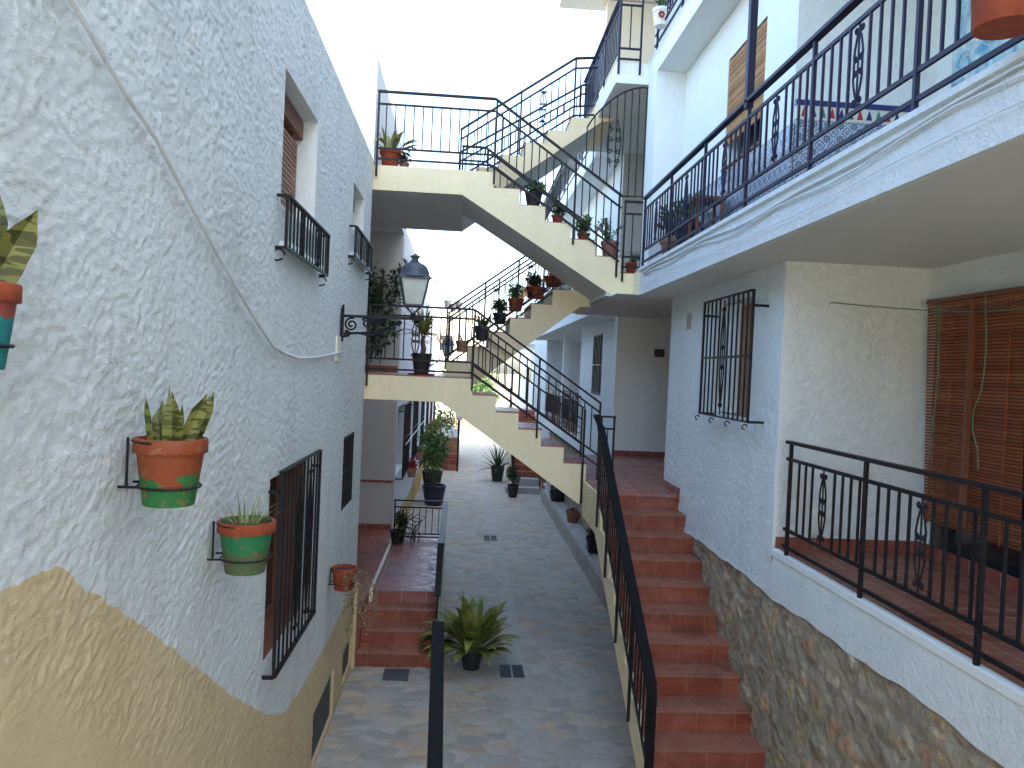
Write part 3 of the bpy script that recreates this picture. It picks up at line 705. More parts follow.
lantern(17.6, .10, -.26, 'small distant lantern seen through the railing below the large one')

# ================================================================== RECESS BESIDE THE LEFT HOUSE
RC = thing('porch_house', 'shaded plaster house front set back behind the red tiled porch', 'house', (-2.5, 13.4, S0))
B('back_wall', 'shade_mauve', RC, [(-4.2, XL-.0, 13.4, 13.6, S0, 2.3)])  # white painted wall, its mauve grey shade is in the colour
B('side_wall', 'shade_mauve', RC, [(-3.35, -3.2, 8.9, 13.4, S0, 2.29)])
B('upper_block', 'white_smooth', RC, [(-5.2, XL+.0, 8.90, 13.9, 2.296, 3.50)])
for q in [(-3.1, XL-.01, 13.375, 13.399, -2.82, -2.74), (-3.1, XL-.01, 13.38, 13.399, -2.02, -1.98), (-3.1, XL-.01, 13.38, 13.399, -.12, .0)]: B('skirting', 'skirting', RC, [q])
PO = thing('entrance_porch', 'red tiled porch with four steps and black railing left of the lane', 'porch', (-.65, 9.7, S0))
zP = -2.82
B('floor', 'floor_tile', PO, [(-1.0, -.19, 9.70, 13.0, S0+.01, zP)])
B('recess_floor', 'stair_tile', PO, [(-3.2, -1.06, 8.90, 13.39, S0+.01, zP)])
B('curb', 'pale_cream', PO, [(-1.055, -1.01, 9.70, 13.38, S0+.01, zP+.012)])
for i in range(3):
    z = zP-.1575*(i+1); y1 = 9.70-.30*i; y0 = y1-.30
    sp = B('step', 'stair_tile', PO, [(-1.08, -.21, y0, y1-.001, S0+.008, z-.0005)]); B('tread', 'tread_tile', sp, [(-1.08, -.208, y0-.008, y1-.002, z, z+.014)], bevel=.004)
B('side_face', 'cream', PO, [(-.188, -.175, 9.7, 13.0, S0+.01, zP-.02)])
xr = -.185
r = railing(PO, [(xr, 8.95, zP-.47), (xr, 9.55, zP+.0), (xr, 12.6, zP)], h=.64, posts=(.03, 1.3, 2.3, 3.3), step=.11, rails=(.53, .12, .05), handw=.075, name='side_railing')
r2 = railing(PO, [(-1.03, 12.6, zP), (xr-.03, 12.6, zP)], h=.64, posts=(.02, .82), step=.105, rails=(.53, .10, .05), name='far_railing')
# wide, foreground handrail
HR = thing('stair_handrail', 'thick black handrail end standing in the foreground in front of the broad leaved plant', 'handrail', (-.08, 4.4, S0))
mb = MB(); mb.bar((-.045, 3.30, -1.86), (-.083, 4.52, -1.50), .072, .03); mb.build('handrail', 'iron_matt', HR, bevel=.004)
mb = MB(); mb.bar((-.050, 3.35, -2.05), (-.083, 4.5, -1.72), .02, .02)
for y in (4.35, 4.1, 3.85, 3.6): mb.bar((-.081, y, S0), (-.081, y, -1.55-(4.5-y)*.29), .014, .014)
mb.build('baluster', 'iron', HR)
for y, xq in ((3.4, -.05), (4.48, -.083)): MB().bar((xq, y, S0), (xq, y, -1.53-(4.5-y)*.29), .045, .045).build('post', 'iron', HR)

# ================================================================== STAIRCASES
def flight_poly(x0, z0, n, tr, ri, th_=.30, end=None, ext=None):
    """sawtooth profile in (x, z): n risers going down from (x0, z0) towards +x"""
    p = [(x0, z0)]
    for i in range(n): p += [(x0+tr*i, z0-ri*(i+1)), (x0+tr*(i+1), z0-ri*(i+1))]
    return p
def dogleg(name_, label, zb, n, ri, tr, xr0, back_n, zl, rail_ang, yA=8.9, yB=10.0, yC=10.12, yD=11.3, back_top=None, soff=.28, xbk=-.24):
    T = thing('outdoor_staircase', label, 'staircase', (-.5, yA, zb-.5), 'cream dogleg staircases across the lane')
    xbr = min(xr0-.361, xbk-.012)
    p = [(-3.15, zb), (xr0, zb)]
    for i in range(n): p += [(xr0+tr*i, zb-ri*(i+1)), (xr0+tr*(i+1), zb-ri*(i+1))]
    EX = .17 if zb > 0 else .10
    xe = xr0+tr*(n-1)+.02
    prof = [(xr0, zb)]
    for i in range(n):
        prof.append((xr0+tr*i, zb-ri*(i+1)))
        if i < n-1: prof.append((xr0+tr*(i+1), zb-ri*(i+1)))
        else: prof.append((xe+EX, zb-ri*n))
    ze = zb-ri*n
    prof += [(xe+EX, ze-.28), (xe-.10, ze-.27)]
    prof += [(xr0-.36, zb-soff), (xbr+.0005, zb-soff), (xbr+.0005, zb)]
    fo = fix_normals(MB().prism(prof, 'y', yA, yB).build('near_flight', 'cream', T)); 
    sf = fix_normals(MB().prism([(-3.15, zb), (xbr, zb), (xbr, zb-soff), (-3.15, zb-soff)], 'y', yA+.0, yD).build('bridge', 'cream', T))
    # soffits a hair below, painted grey plaster
    a_ = (xr0-.36, zb-soff-.003); b_ = (xe-.10, ze-.273)
    mb = MB(); mb.add([(a_[0], yA+.012, a_[1]), (b_[0], yA+.012, b_[1]), (b_[0], yB-.012, b_[1]), (a_[0], yB-.012, a_[1])], [(3, 2, 1, 0)])
    mb.add([(-3.14, yA+.012, a_[1]), (a_[0], yA+.012, a_[1]), (a_[0], yD-.012, a_[1]), (-3.14, yD-.012, a_[1])], [(3, 2, 1, 0)])
    # terracotta treads
    for i in range(n):
        x0 = xr0+tr*i; x1 = x0+tr if i < n-1 else xe+EX; z = zb-ri*(i+1)
        B('tread', 'floor_tile', T, [(x0+.004, x1+.012, yA+.05, yB-.05, z-.002, z+.018)])
    B('bridge_floor', 'floor_tile', T, [(-3.14, xbk-.02, yA+.05, yD-.05, zb-.002, zb+.014)])
    B('bridge_floor', 'floor_tile', T, [(xbk-.0195, xr0+.012, yA+.05, yB-.05, zb-.002, zb+.014)])
    # back flight rising towards +x from the bridge
    m_ = back_n; rb = (back_top-zb)/m_; x00 = xbk-.01
    pr = [(x00, zb-soff), (x00, zb)]
    x = x00+.01; z = zb
    pr = [(x00, zb-soff), (x00, zb), (x, zb)]
    for i in range(m_):
        z += rb; pr.append((x, z)); 
        if i < m_-1: x += tr; pr.append((x, z))
    XE = .25 if zb > 0 else .52
    pr.append((x+XE, z)); pr.append((x+XE, z-.20)); pr.append((x+XE-.15, z-.21)); pr.append((x00+.14, zb-soff+.0))
    fix_normals(MB().prism(pr, 'y', yC, yD).build('back_flight', 'cream', T))
    xs = x00+.16+.02
    a2, b2 = (x00+.14, zb-soff-.003), (x+.02, z-.273)
    mb.add([(a2[0], yC+.012, a2[1]), (b2[0], yC+.012, b2[1]), (b2[0], yD-.012, b2[1]), (a2[0], yD-.012, a2[1])], [(3, 2, 1, 0)])
    mb.build('soffit', 'grey_soffit', T)
    zz = zb; xx = x00+.01
    for i in range(m_):
        zz += rb; x1 = xx+tr if i < m_-1 else xx+.25
        B('tread', 'floor_tile', T, [(xx-.012, x1-.004, yC+.05, yD-.05, zz-.002, zz+.018)]); xx += tr
    return T, xe, ze, x, z
U_, xe2, ze2, xb2, zb2 = dogleg('upper', 'upper cream staircase bridging from the left house to the blue railed balcony', 2.28, 6, .18, .303, .26, 7, 1.2, 0, back_top=3.55)
L_, xe1, ze1, xb1, zb1 = dogleg('lower', 'lower cream staircase whose bridge passes behind the lantern, down to the tiled landing', -.11, 6, .188, .272, .12, 6, -1.24, 0, back_top=1.10, xbk=-.23)

yr = 8.885
# railings, upper
railing(U_, [(-1.10, yr, 2.28), (.24, yr, 2.28), (1.75, yr, 1.26)], h=.83, posts=(.015, 1.36, 2.50, 3.13), step=.104, scrolls=(), over=.13, name='front_railing')
railing(U_, [(1.78, yr, 1.20), (2.02, yr, 1.20)], h=.83, posts=(.015, .225), step=.11, over=.10, name='landing_railing')
railing(U_, [(-.14, 10.04, 2.28), (.17, 10.04, 2.28), (1.50, 10.04, 1.40)], h=.60, posts=(.015, .35, 1.9), step=.11, rails=(.42, .19, .07), name='middle_railing')
railing(U_, [(-.20, 11.24, 2.30), (1.56, 11.24, 3.40), (1.70, 11.24, 3.42)], h=.82, posts=(.015, 1.0, 2.05), step=.11, name='back_railing')
railing(U_, [(-.17, 10.14, 2.30), (1.30, 10.14, 3.33), (1.60, 10.14, 3.36)], h=.82, posts=(.015, .95, 1.80), step=.11, scrolls=(1.3,), name='back_flight_railing')
# railings, lower
railing(L_, [(-1.11, yr, -.11), (.10, yr, -.11), (1.62, yr, -1.13)], h=.80, posts=(.015, 1.22, 2.15, 3.03), step=.104, scrolls=(.55,), over=.13, name='front_railing')
railing(L_, [(1.62, yr, -1.24), (1.80, yr, -1.24)], h=.76, posts=(.015, .165), step=.09, over=.05, rails=(.62, .19, .07), name='landing_railing')
railing(L_, [(.10, 10.04, -.11), (1.60, 10.04, -1.10)], h=.66, posts=(.015, .9, 1.78), step=.11, rails=(.50, .18, .06), name='middle_railing')
railing(L_, [(-.25, 11.24, -.02), (1.12, 11.24, 1.0), (1.32, 11.24, 1.02)], h=.82, posts=(.015, .9, 1.7), step=.11, name='back_railing')
railing(L_, [(-.25, 10.14, -.02), (1.12, 10.14, 1.0), (1.30, 10.14, 1.02)], h=.80, posts=(.015, .62, 1.15, 1.72), step=.105, rails=(.66, .17, .05), scrolls=(.8, 1.35), name='back_flight_railing')
# arched security grille over the upper handrail end
mb = MB(); ya = 8.90; arc = []
for i in range(15):
    t = i/14; arc.append((1.31+.66*t, ya, 2.86+.50*math.sin(t*PI/2)**.8 if t < 1 else 3.36))
mb.tube(arc, .010, 5); mb.tube([(1.97, ya, 3.36), (2.09, ya, 3.36), (2.09, ya, 2.10), (1.74, ya, 2.09)], .010, 5)
for i in range(9):
    x = 1.31+.085*i; t = (x-1.31)/.66; zt = 2.86+.50*math.sin(min(1, max(0, t))*PI/2)**.8 if t > 0 else 2.86
    zb_ = max(2.09, 2.09+(1.74-x)*.69); mb.tube([(x, ya, zb_), (x, ya, zt)], .007, 4)
for cx, cz in ((1.63, 2.55), (1.63, 2.80)):
    for sg in (-1, 1):
        for sv in (-1, 1): mb.tube([(a_, ya+.004, b_) for a_, b_ in scroll_pts((cx+sg*.045, cz+sv*.05), None, 1.5, -sg, sv)], .006, 4)
for sg in (-1, 1): mb.tube([(1.63+sg*(.03+.05*math.sin(PI*i/10)), ya+.004, 2.42+.55*i/10) for i in range(11)], .006, 4)
tag(mb.build('arched_grille', 'iron', None), 'tall arched iron grille with scrollwork beside the upper landing', 'grille')

# red tiled flight down towards the viewer
RS = thing('tiled_staircase', 'terracotta tiled flight between the black handrail and the rubble wall on the right', 'staircase', (1.9, 5.5, S0))
tr_, ri_ = .278, .1643; nst = 13
prof = [(8.86, -1.24)]
y, z = 7.99, -1.24
body = [(8.89, -1.24), (7.99, -1.24)]
for i in range(nst):
    body.append((y, z-ri_)); z -= ri_
    if i < nst-1: y -= tr_; body.append((y, z))
body += [(y-.01, S0+.02)] if z > S0+.02 else []
ye = y
body += [(ye+.35, S0+.02), (7.99, -1.24-.42), (8.89, -1.24-.40)]
fix_normals(MB().prism(body, 'x', 1.45, 1.475).build('stringer', 'cream', RS))
fix_normals(MB().prism(body, 'x', 1.4752, 2.345).build('flight', 'cream', RS))
y, z = 7.99, -1.24
random.seed(4)
for i in range(nst):
    # riser below (y, z) and tread in front of it
    B('step', 'stair_tile', RS, [(1.478, 2.338, y-.001-.0, y+.02, z-ri_+.0, z+.006)] if False else [(1.478, 2.338, y-.012, y+.001, z-ri_+.017, z-.0), ], )
    if i < nst-1: B('tread', 'tread_tile', RS, [(1.478, 2.338, y-tr_-.022, y-.0125, z-ri_-.0005, z-ri_+.016)], bevel=.003)
    y -= tr_; z -= ri_
B('landing_floor', 'floor_tile', RS, [(1.478, 4.1, 7.965, 11.69, -1.256, -1.224)], bevel=.003)
B('landing_slab', 'cream', RS, [(1.50, 2.6, 8.90, 11.68, -1.50, -1.257)])
railing_path = [(1.405, 5.20, -2.98), (1.405, 7.72, -1.31), (1.405, 8.0, -1.26)]
xq = 1.405
rr_ = MB(); P = lambda y, z: (xq, y, z)
A0, A1, A2 = (5.26, -2.13), (7.66, -.52), (7.98, -.42)
for dz in (-.15, -.62): rr_.bar(P(A0[0], A0[1]+dz), P(A1[0], A1[1]+dz), .014, .022)
for i in range(1, 24):
    t = i/24; y = A0[0]+(A1[0]-A0[0])*t; z = A0[1]+(A1[1]-A0[1])*t; rr_.bar(P(y, z-.62), P(y, z-.15), .013, .013)
rl = rr_.build('railing', 'iron', RS)
h_ = MB(); h_.bar(P(A0[0]-.012, A0[1]-.01), P(*A1), .075, .022); h_.bar(P(*A1), P(*A2), .06, .022); h_.bar(P(A0[0], A0[1]), P(A0[0]-.04, A0[1]-.14), .07, .022); h_.bar(P(A0[0]-.04, A0[1]-.13), P(A0[0]-.045, A0[1]-.95), .06, .022)
h_.build('handrail', 'iron_matt', rl, bevel=.004)
for t in (.02, .27, .52, .77, .995):
    y = A0[0]+(A1[0]-A0[0])*t; z = A0[1]+(A1[1]-A0[1])*t; MB().bar(P(y, z-1.0), P(y, z-.01), .022, .022).build('post', 'iron', rl)
MB().bar((1.43, 8.86, -1.50), (1.43, 8.86, -.40), .024, .024).build('post', 'iron', rl)

# ================================================================== RIGHT HOUSE
XR = 2.33
RH = thing('white_house', 'white house on the right with tiled terrace, rubble stone base and blue railed balcony above', 'house', (XR, 4, S0))
wg = (6.12, 7.00, -.30, .70)          # window behind the cage grille
PI_ = [wg]
sheet('front_wall', 'white', RH, cuts(5.53, 8.62, .02, [wg[0], wg[1]]), cuts(-1.55, .93, .02, [wg[2], wg[3]]), lambda u, v, h: (XR-h, u, v), [wg], lambda u, v: plaster(u, v, 5), .014)
sheet('landing_return', 'white_smooth', RH, cuts(XR, 4.1, .05, []), cuts(-1.24, .93, .05, []), lambda u, v, h: (u, 8.62, v))
# stucco skirt: below terrace floor, wavy lower edge over the stones
mb = MB(); ys = [i*.06-1.0 for i in range(int((8.0+1.0)/.06)+1)]
zb_ = [-1.55+.012*math.sin(y*2.1)+.010*math.sin(y*5.3+1)+.006*math.sin(y*17) for y in ys]
k = 0
for i, y in enumerate(ys):
    zt_ = -1.262 if y < 5.50 else -1.50
    mb.v += [(XR-.012, y, zt_), (XR-.014, y, (zt_*.5+zb_[i]*.5)), (XR-.016, y, zb_[i]), (XR+.03, y, zb_[i]-.002)]
    if i:
        a_ = (i-1)*4; b_ = i*4
        for j in range(3): mb.f.append((a_+j, a_+j+1, b_+j+1, b_+j))
mb.build('stucco_band', 'white', RH)
# rubble stone base
def rub_h(u, v):
    f1, f2, a_, b_ = worley(u*4.3+.9*vnoise(u*6, v*6, 1)+.45*vnoise(u*19, v*24, 3), v*7.2+.9*vnoise(u*6, v*6, 2)+.5*vnoise(u*19, v*24, 4), 31)
    sz = hsh(a_, b_, 9); return np.clip((f2-f1)*2.2-.15, 0, 1)**.8*(.2+.7*sz)+.55*vnoise(u*17, v*22, 5)+.35*vnoise(u*45, v*55, 6)
RCOL = np.array([(.52, .35, .20), (.60, .44, .25), (.42, .32, .21), (.55, .42, .28), (.50, .31, .19), (.42, .36, .28), (.66, .55, .40)])
def rub_c(u, v):
    f1, f2, a_, b_ = worley(u*4.3+.9*vnoise(u*6, v*6, 1)+.45*vnoise(u*19, v*24, 3), v*7.2+.9*vnoise(u*6, v*6, 2)+.5*vnoise(u*19, v*24, 4), 31)
    kk = (hsh(a_, b_, 41)*6.99).astype(int); c = RCOL[kk]*(.62+.4*hsh(a_, b_, 42))[..., None]*(.62+.75*vnoise(u*24, v*30, 44))[..., None]
    m = np.clip((f2-f1-.40+.34*vnoise(u*13, v*16, 43))*6, 0, 1)[..., None]; mort = np.array((.40, .35, .255))*(.55+.55*vnoise(u*12, v*15, 45)+.3*vnoise(u*40, v*45, 48))[..., None]
    show = (hsh(a_, b_, 46) > .28)[..., None]*1.0
    return mort*(1-m*show)+c*m*show
sheet('stone_base', 'rubble', RH, cuts(.8, 8.3, lambda t: .012+.0012*max(0, t-2), []), cuts(S0, -1.535, .015, []), lambda u, v, h: (XR+.014-h, u, v), (), rub_h, .021, rub_c)
B('base_core', 'concrete', RH, [(XR+.03, XR+.3, -3, 8.3, S0, -1.30)])
# terrace
B('terrace_floor', 'terrace_tile', RH, [(XR+.02, 3.6, -2.5, 5.53, -1.262, -1.222)])
B('terrace_edge', 'white_smooth', RH, [(XR-.02, XR+.035, -2.5, 5.50, -1.262, -1.212)], bevel=.004)
for q in [(XR+.02, 3.45, 5.502, 5.5198, -1.222, -1.13), (3.432, 3.4498, -2.5, 5.50, -1.222, -1.13), (XR+.001, 4.1, 11.672, 11.699, -1.224, -1.14), (XR-.024, XR-.003, 7.94, 8.6, -1.30, -1.15)]: B('skirting', 'skirting', RH, [q])
sheet('terrace_end_wall', 'white', RH, cuts(XR, 3.47, .016, []), cuts(-1.25, .93, .016, []), lambda u, v, h: (u, 5.53-h, v), (), lambda u, v: plaster(u, v, 6), .020)
sheet('terrace_side_wall', 'white', RH, cuts(-2.5, 5.53, .03, [4.45, 5.4, 1.5, 2.6]), cuts(-1.25, .93, .03, [-.6]), lambda u, v, h: (3.45-h, u, v), [(4.45, 5.4, -1.25, .55)], lambda u, v: plaster(u, v, 7), .008)
B('body', 'white_smooth', RH, [(3.70, 7.5, -6, 8.55, S0, 8.5), (3.6, 7.5, 8.55, 11.70, 3.5, 8.5), (2.5, 3.7, 5.8, 8.4, S0, .9)])  # unseen upper part made taller so that it shades the lane
tw = B('terrace_door', 'glass', RH, [(3.55, 3.57, 4.45, 5.4, -1.22, .60)])
# terrace railing
pp = [5.28, 4.27, 3.26, 2.25, 1.24, .2]
railing(RH, [(XR+.0, 5.34, -1.225), (XR+.0, .1, -1.225)], h=.81, posts=[5.34-q for q in pp], step=.101, scrolls=(.56, 1.62, 2.6, 3.6, 4.6), name='terrace_railing')
# blind at the terrace door with its cords
bl = blind('door_blind', RH, 3.36, 4.44, 5.42, -.95, .63, 'red_blind', .0225, lean=.05)
MB().bar((3.37, 4.42, .64), (3.37, 5.44, .64), .03, .03).build('head_rail', 'brown_wood', bl)
B('lath', 'brown_wood', bl, [(3.335, 3.375, 4.90, 4.925, -.9, .62)])
for y, seed in ((5.22, 1), (4.74, 2)):
    random.seed(seed); MB().tube([(3.325-.005*i/10, y+.02*math.sin(i*.9+seed)+(.05 if 5 < i < 8 and seed == 2 else 0), .63-i*.125) for i in range(10)], .0045, 4).build('cord', 'cord_green', bl)
tag(MB().tube([(2.66, 5.50, .60), (2.66, 5.47, .605), (2.9, 5.40, .585), (3.2, 5.25, .56), (3.34, 4.9, .53), (3.36, 4.2, .50)], .0045, 5).build('clothesline', 'cord_green', None), 'thin green line strung from a hook on the terrace end wall to the door blind', 'clothesline')
# window behind cage grille: tan blind in half the opening
wd = B('window', 'white_smooth', RH, [(XR+.10, XR+.12, *wg)]); reveal(wd, XR, wg, .10, 'white_smooth', 1)
blind('blind', wd, XR+.05, 6.14, 6.52, -.30, .66, 'tan_blind', .02)
B('shutter', 'white_smooth', wd, [(XR+.04, XR+.06, 6.56, 6.98, -.28, .68)])
g_ = grille(RH, 5.80, 7.0, -.31, .71, XR, XR-.13, 11, mids=(.20,), scr=(6,))
for y in (5.80, 6.2, 6.6, 7.0): MB().tube([(XR-.13+.02*math.cos(t*.6)-.02, y, -.35+.02*math.sin(t*.6)) for t in range(9)], .005, 4).build('curl', 'iron', g_)
B('number_plaque', 'concrete', RH, [(XR-.018, XR-.002, 7.82, 7.95, .52, .68)])
B('electric_box', 'vent_grey', RH, [(2.92, 3.07, 11.66, 11.698, .32, .44)])
# level 2: balcony slab (top 1.2)
XB = 1.90
sl = fix_normals(MB().prism([(XB, 1.20), (XB-.025, 1.195), (XB-.025, 1.165), (XB, 1.155), (XB+.006, .905), (3.75, .905), (3.75, 1.20)], 'y', -2.5, 8.42).build('balcony_slab', 'white', RH))
B('balcony_soffit', 'grey_soffit', RH, [(XB+.03, 3.72, -2.48, 8.41, .899, .9048)])
B('landing_slab', 'cream', RH, [(1.93, 4.1, 8.421, 11.70, .92, 1.20)]); B('landing_soffit', 'grey_soffit', RH, [(1.66, 4.1, 8.425, 11.695, .9085, .9195)])
B('landing_infill', 'grey_soffit', RH, [(1.62, 1.929, 8.915, 11.28, .93, 1.185)])
B('balcony_floor', 'terrace_tile', RH, [(XB+.04, 3.7, -2.4, 8.40, 1.2, 1.212)])
B('back_wall', 'white_smooth', RH, [(XR+.001, 4.1, 11.70, 11.95, S0, .91)])
B('upper_back_wall', 'shade_mauve', RH, [(XR-.02, 4.1, 11.70, 11.95, 1.2, 3.4)]); B('upper_back_wall', 'pale_cream', RH, [(1.95, 4.1, 11.70, 11.95, 3.64, 5.7)])
B('stairwell_wall', 'white_smooth', RH, [(4.1, 4.2, 8.6, 11.9, S0, 6)])
u1 = (6.14, 7.05, 1.95, 2.97)
sheet('upper_front_wall', 'white_smooth', RH, cuts(5.53, 8.48, .04, [u1[0], u1[1]]), cuts(1.2, 3.4, .04, [u1[2], u1[3]]), lambda u, v, h: (XR-h, u, v), [u1], lambda u, v: plaster(u, v, 8), .004)
B('stair_pier', 'white_smooth', RH, [(2.0, XR+.10, 8.48, 8.88, 1.2, 3.4)])
B('upper_end_wall', 'white', RH, [(XR+.002, 3.42, 5.53, 5.7, 1.2, 3.4)]); B('upper_side_wall', 'white', RH, [(3.40, 3.6, -2.5, 5.53, 1.2, 3.4)])
w2 = B('window', 'glass', RH, [(XR+.12, XR+.14, *u1)]); reveal(w2, XR, u1, .12, 'white_smooth', 1)
blind('reed_blind', w2, XR+.01, u1[0]+.01, u1[1]-.01, 2.17, 2.96, 'reed', .021, th=.012)
B('sill', 'brown_wood', w2, [(XR-.03, XR+.11, u1[0], u1[1], 1.935, 1.949)])
# azulejo dado
B('tile_dado', 'azulejo', RH, [(XR+.004, 3.398, 5.505, 5.5285, 1.212, 1.93), (XR-.0245, XR-.0045, 5.505, 8.43, 1.212, 1.90)])
dd = MB(); dd.box(XR-.0, 3.398, 5.495, 5.529, 2.03, 2.07); B('pale_border', 'pale_tile', RH, [(XR+.004, 3.398, 5.5, 5.5288, 1.9301, 2.0299)]); dd.build('navy_trim', 'navy_tile', RH)
for kind_, c0 in (('red_glaze', 0), ('navy_tile', 1), ('green_glaze', 2)):
    for i in range(c0, 15, 3):
        mb = MB()
        x = XR+.04+i*.070; mb.prism([(x, 1.95), (x+.045, 1.95), (x+.030, 2.0), (x+.0225, 2.02), (x+.015, 2.0)], 'y', 5.4945, 5.4998)
        fix_normals(mb.build('border_motif', kind_, RH))
B('mosaic_panel', 'mosaic', RH, [(3.39, 3.3985, 3.2, 5.34, 1.212, 2.9)])
# level 2 railing
ppb = [8.32, 7.25, 6.22, 5.26, 4.26, 3.24, 2.2, 1.1]
railing(RH, [(XB, 8.36, 1.205), (XB, 1.0, 1.205)], h=.745, posts=[8.36-q for q in ppb], step=.098, scrolls=(.55, 1.62, 2.62, 3.58, 4.6, 5.6, 6.6), mat='iron_blue', name='balcony_railing', rails=(.625, .17, .045), handw=.05)
MB().bar((XB, 5.28, 1.90), (XB, 5.28, 3.40), .05, .05).build('awning_pole', 'iron_blue', RH)
# level 3 slab
sl3 = fix_normals(MB().prism([(2.0, 3.64), (1.98, 3.63), (2.0, 3.60), (2.0, 3.402), (3.8, 3.402), (3.8, 3.64)], 'y', -2.5, 8.90).build('balcony_slab', 'white_smooth', RH))
B('upper_landing_slab', 'white_smooth', RH, [(1.62, 4.1, 8.901, 11.7, 3.402, 3.64)])
B('upper_soffit', 'grey_soffit', RH, [(1.66, 4.0, 8.9, 11.69, 3.397, 3.4015)])
B('top_wall', 'white_smooth', RH, [(XR, 3.7, -2.5, 8.5, 3.64, 8.4)]); B('top_pier', 'white_smooth', RH, [(2.05, 2.33, 8.7, 8.88, 3.64, 5.7)])  # top wall raised out of view to keep sun off the lane
B('roof', 'roof_tile', RH, [(2.1, 7.6, -6, 12.1, 8.5, 8.65)]); B('eave', 'pale_cream', RH, [(1.25, 4.2, 8.8, 12.1, 5.72, 5.86)])
railing(RH, [(1.645, 8.93, 3.60), (1.645, 11.6, 3.60)], h=.80, posts=(.02, .95, 1.9, 2.6), step=.1, mat='iron_blue', handw=.055, name='top_landing_railing')
railing(RH, [(1.63, 8.885, 3.60), (1.90, 8.885, 3.60)], h=.80, posts=(.01, .26), step=.13, over=.10, mat='iron_blue', name='top_end_railing')
railing(RH, [(1.99, 8.6, 3.64), (1.99, 1.5, 3.64)], h=.80, posts=(.1, 1.1, 2.1, 3.1, 4.1), step=.1, scrolls=(.6, 1.6), mat='iron_blue', name='top_balcony_railing')
# cables under the balcony edge
for j, (dz, am, rad) in enumerate(((0, .012, .008), (-.022, .02, .006), (-.10, .004, .003))):
    mb = MB().tube([(XB-.012-.003*j, 8.2-i*.35, 1.115+dz+am*math.sin(i*1.3+j)-.01*j+.018*math.sin(i*.5)) for i in range(22)], rad, 5)
    tag(mb.build('balcony_cable', 'cable', None, True), ['thick pale cable along the fascia of the blue railed balcony, uppermost of three', 'pale wavy cable just under the thick one along the balcony fascia', 'thinnest cable, lowest of the three along the balcony fascia'][j], 'cable')

# hanging terracotta pot at the top right
t = thing('hanging_pot', 'large terracotta pot hung outside the blue balcony railing at the top right corner', 'hanging pot', (1.78, 2.52, 1.235))
pot_mesh(t, (1.78, 2.52, 1.235), .125, .25, 'terracotta', k=.80); foliage(t, 'bush', (1.78, 2.52, 1.45), .13, .25, 'leaf_mid', seed=4)
MB().tube([(1.78+.121*math.cos(i*PI/9), 2.52+.121*math.sin(i*PI/9), 1.385) for i in range(19)], .004, 5, False).tube([(1.90, 2.52, 1.385), (1.915, 2.52, 1.385), (1.915, 2.52, 1.46)], .004, 5).build('ring_holder', 'iron', t)
t = thing('hanging_pot', 'white pot painted with a red flower hung on the topmost balcony railing', 'hanging pot', (1.96, 8.25, 3.78))
p_ = pot_mesh(t, (1.96, 8.25, 3.78), .10, .18, 'white_pot'); foliage(t, 'sprig', (1.96, 8.25, 3.94), .08, .22, 'leaf_mid', .7, seed=6)
mb = MB()
for k_ in range(6): mb.lathe((1.96-.02+.025*math.cos(k_), 8.155, 3.87+.025*math.sin(k_)), [(.001, -.012), (.018, 0), (.001, .012)], 8)
mb.build('painted_flower', 'red_flower', p_)

# balcony things behind the blue railing
potted('clay pot with dark foliage at the far end of the blue railed balcony', (2.12, 7.95, 1.212), .13, .24, 'old_clay', 'bush', 'leaf_dark', .35, 'pots on the blue railed balcony', seed=11)
potted('blue pot with a bushy plant standing on the blue railed balcony', (2.10, 7.35, 1.212), .13, .30, 'blue_plastic', 'bush', 'leaf_mid', .30, 'pots on the blue railed balcony', seed=12)
t = thing('wooden_stool', 'low brown wooden stool behind the far end of the blue balcony railing', 'stool', (2.12, 6.85, 1.212))
B('seat', 'brown_wood', t, [(1.98, 2.26, 6.71, 6.99, 1.60, 1.63)], .004)
for sx in (2.0, 2.22):
    for sy in (6.73, 6.95): B('leg', 'brown_wood', t, [(sx, sx+.025, sy, sy+.025, 1.212, 1.60)])

# ================================================================== PLANTS ON THE STAIRCASES
G_UP = 'pots on the upper staircase'; G_LO = 'pots on the lower staircase'
potted('terracotta pot with upright spiky leaves at the left end of the upper bridge', (-.96, 9.12, 2.294), .125, .22, 'terracotta', 'broad', 'leaf_yellow', .34, G_UP, .9, seed=21)
potted('small low clay pot beside the spiky plant on the upper bridge', (-.80, 9.2, 2.294), .06, .10, 'old_clay', 'bush', 'leaf_dark', .10, G_UP, .5, seed=22)
potted('black pot with a bright green round plant, second step of the upper flight', (.74, 9.12, 1.95), .105, .17, 'black_plastic', 'bush', 'leaf_mid', .15, G_UP, 1.3, False, seed=23)
potted('red pot with flowers on the upper flight below the black pot', (1.04, 9.16, 1.76), .07, .12, 'terracotta', 'bush', 'leaf_dark', .16, G_UP, .7, seed=24)
potted('leafy green plant in a low pot, fourth step of the upper flight', (1.36, 9.14, 1.58), .08, .10, 'terracotta', 'bush', 'leaf_mid', .20, G_UP, 1.0, seed=25)
potted('pale clay pot with airy sprigs near the foot of the upper flight', (1.68, 9.14, 1.40), .11, .20, 'old_clay', 'sprig', 'leaf_mid', .26, G_UP, 1.3, seed=26)
potted('small red pot at the very foot of the upper flight beside the white pier', (1.94, 9.10, 1.205), .07, .15, 'terracotta', 'sprig', 'leaf_mid', .14, G_UP, .6, seed=27)
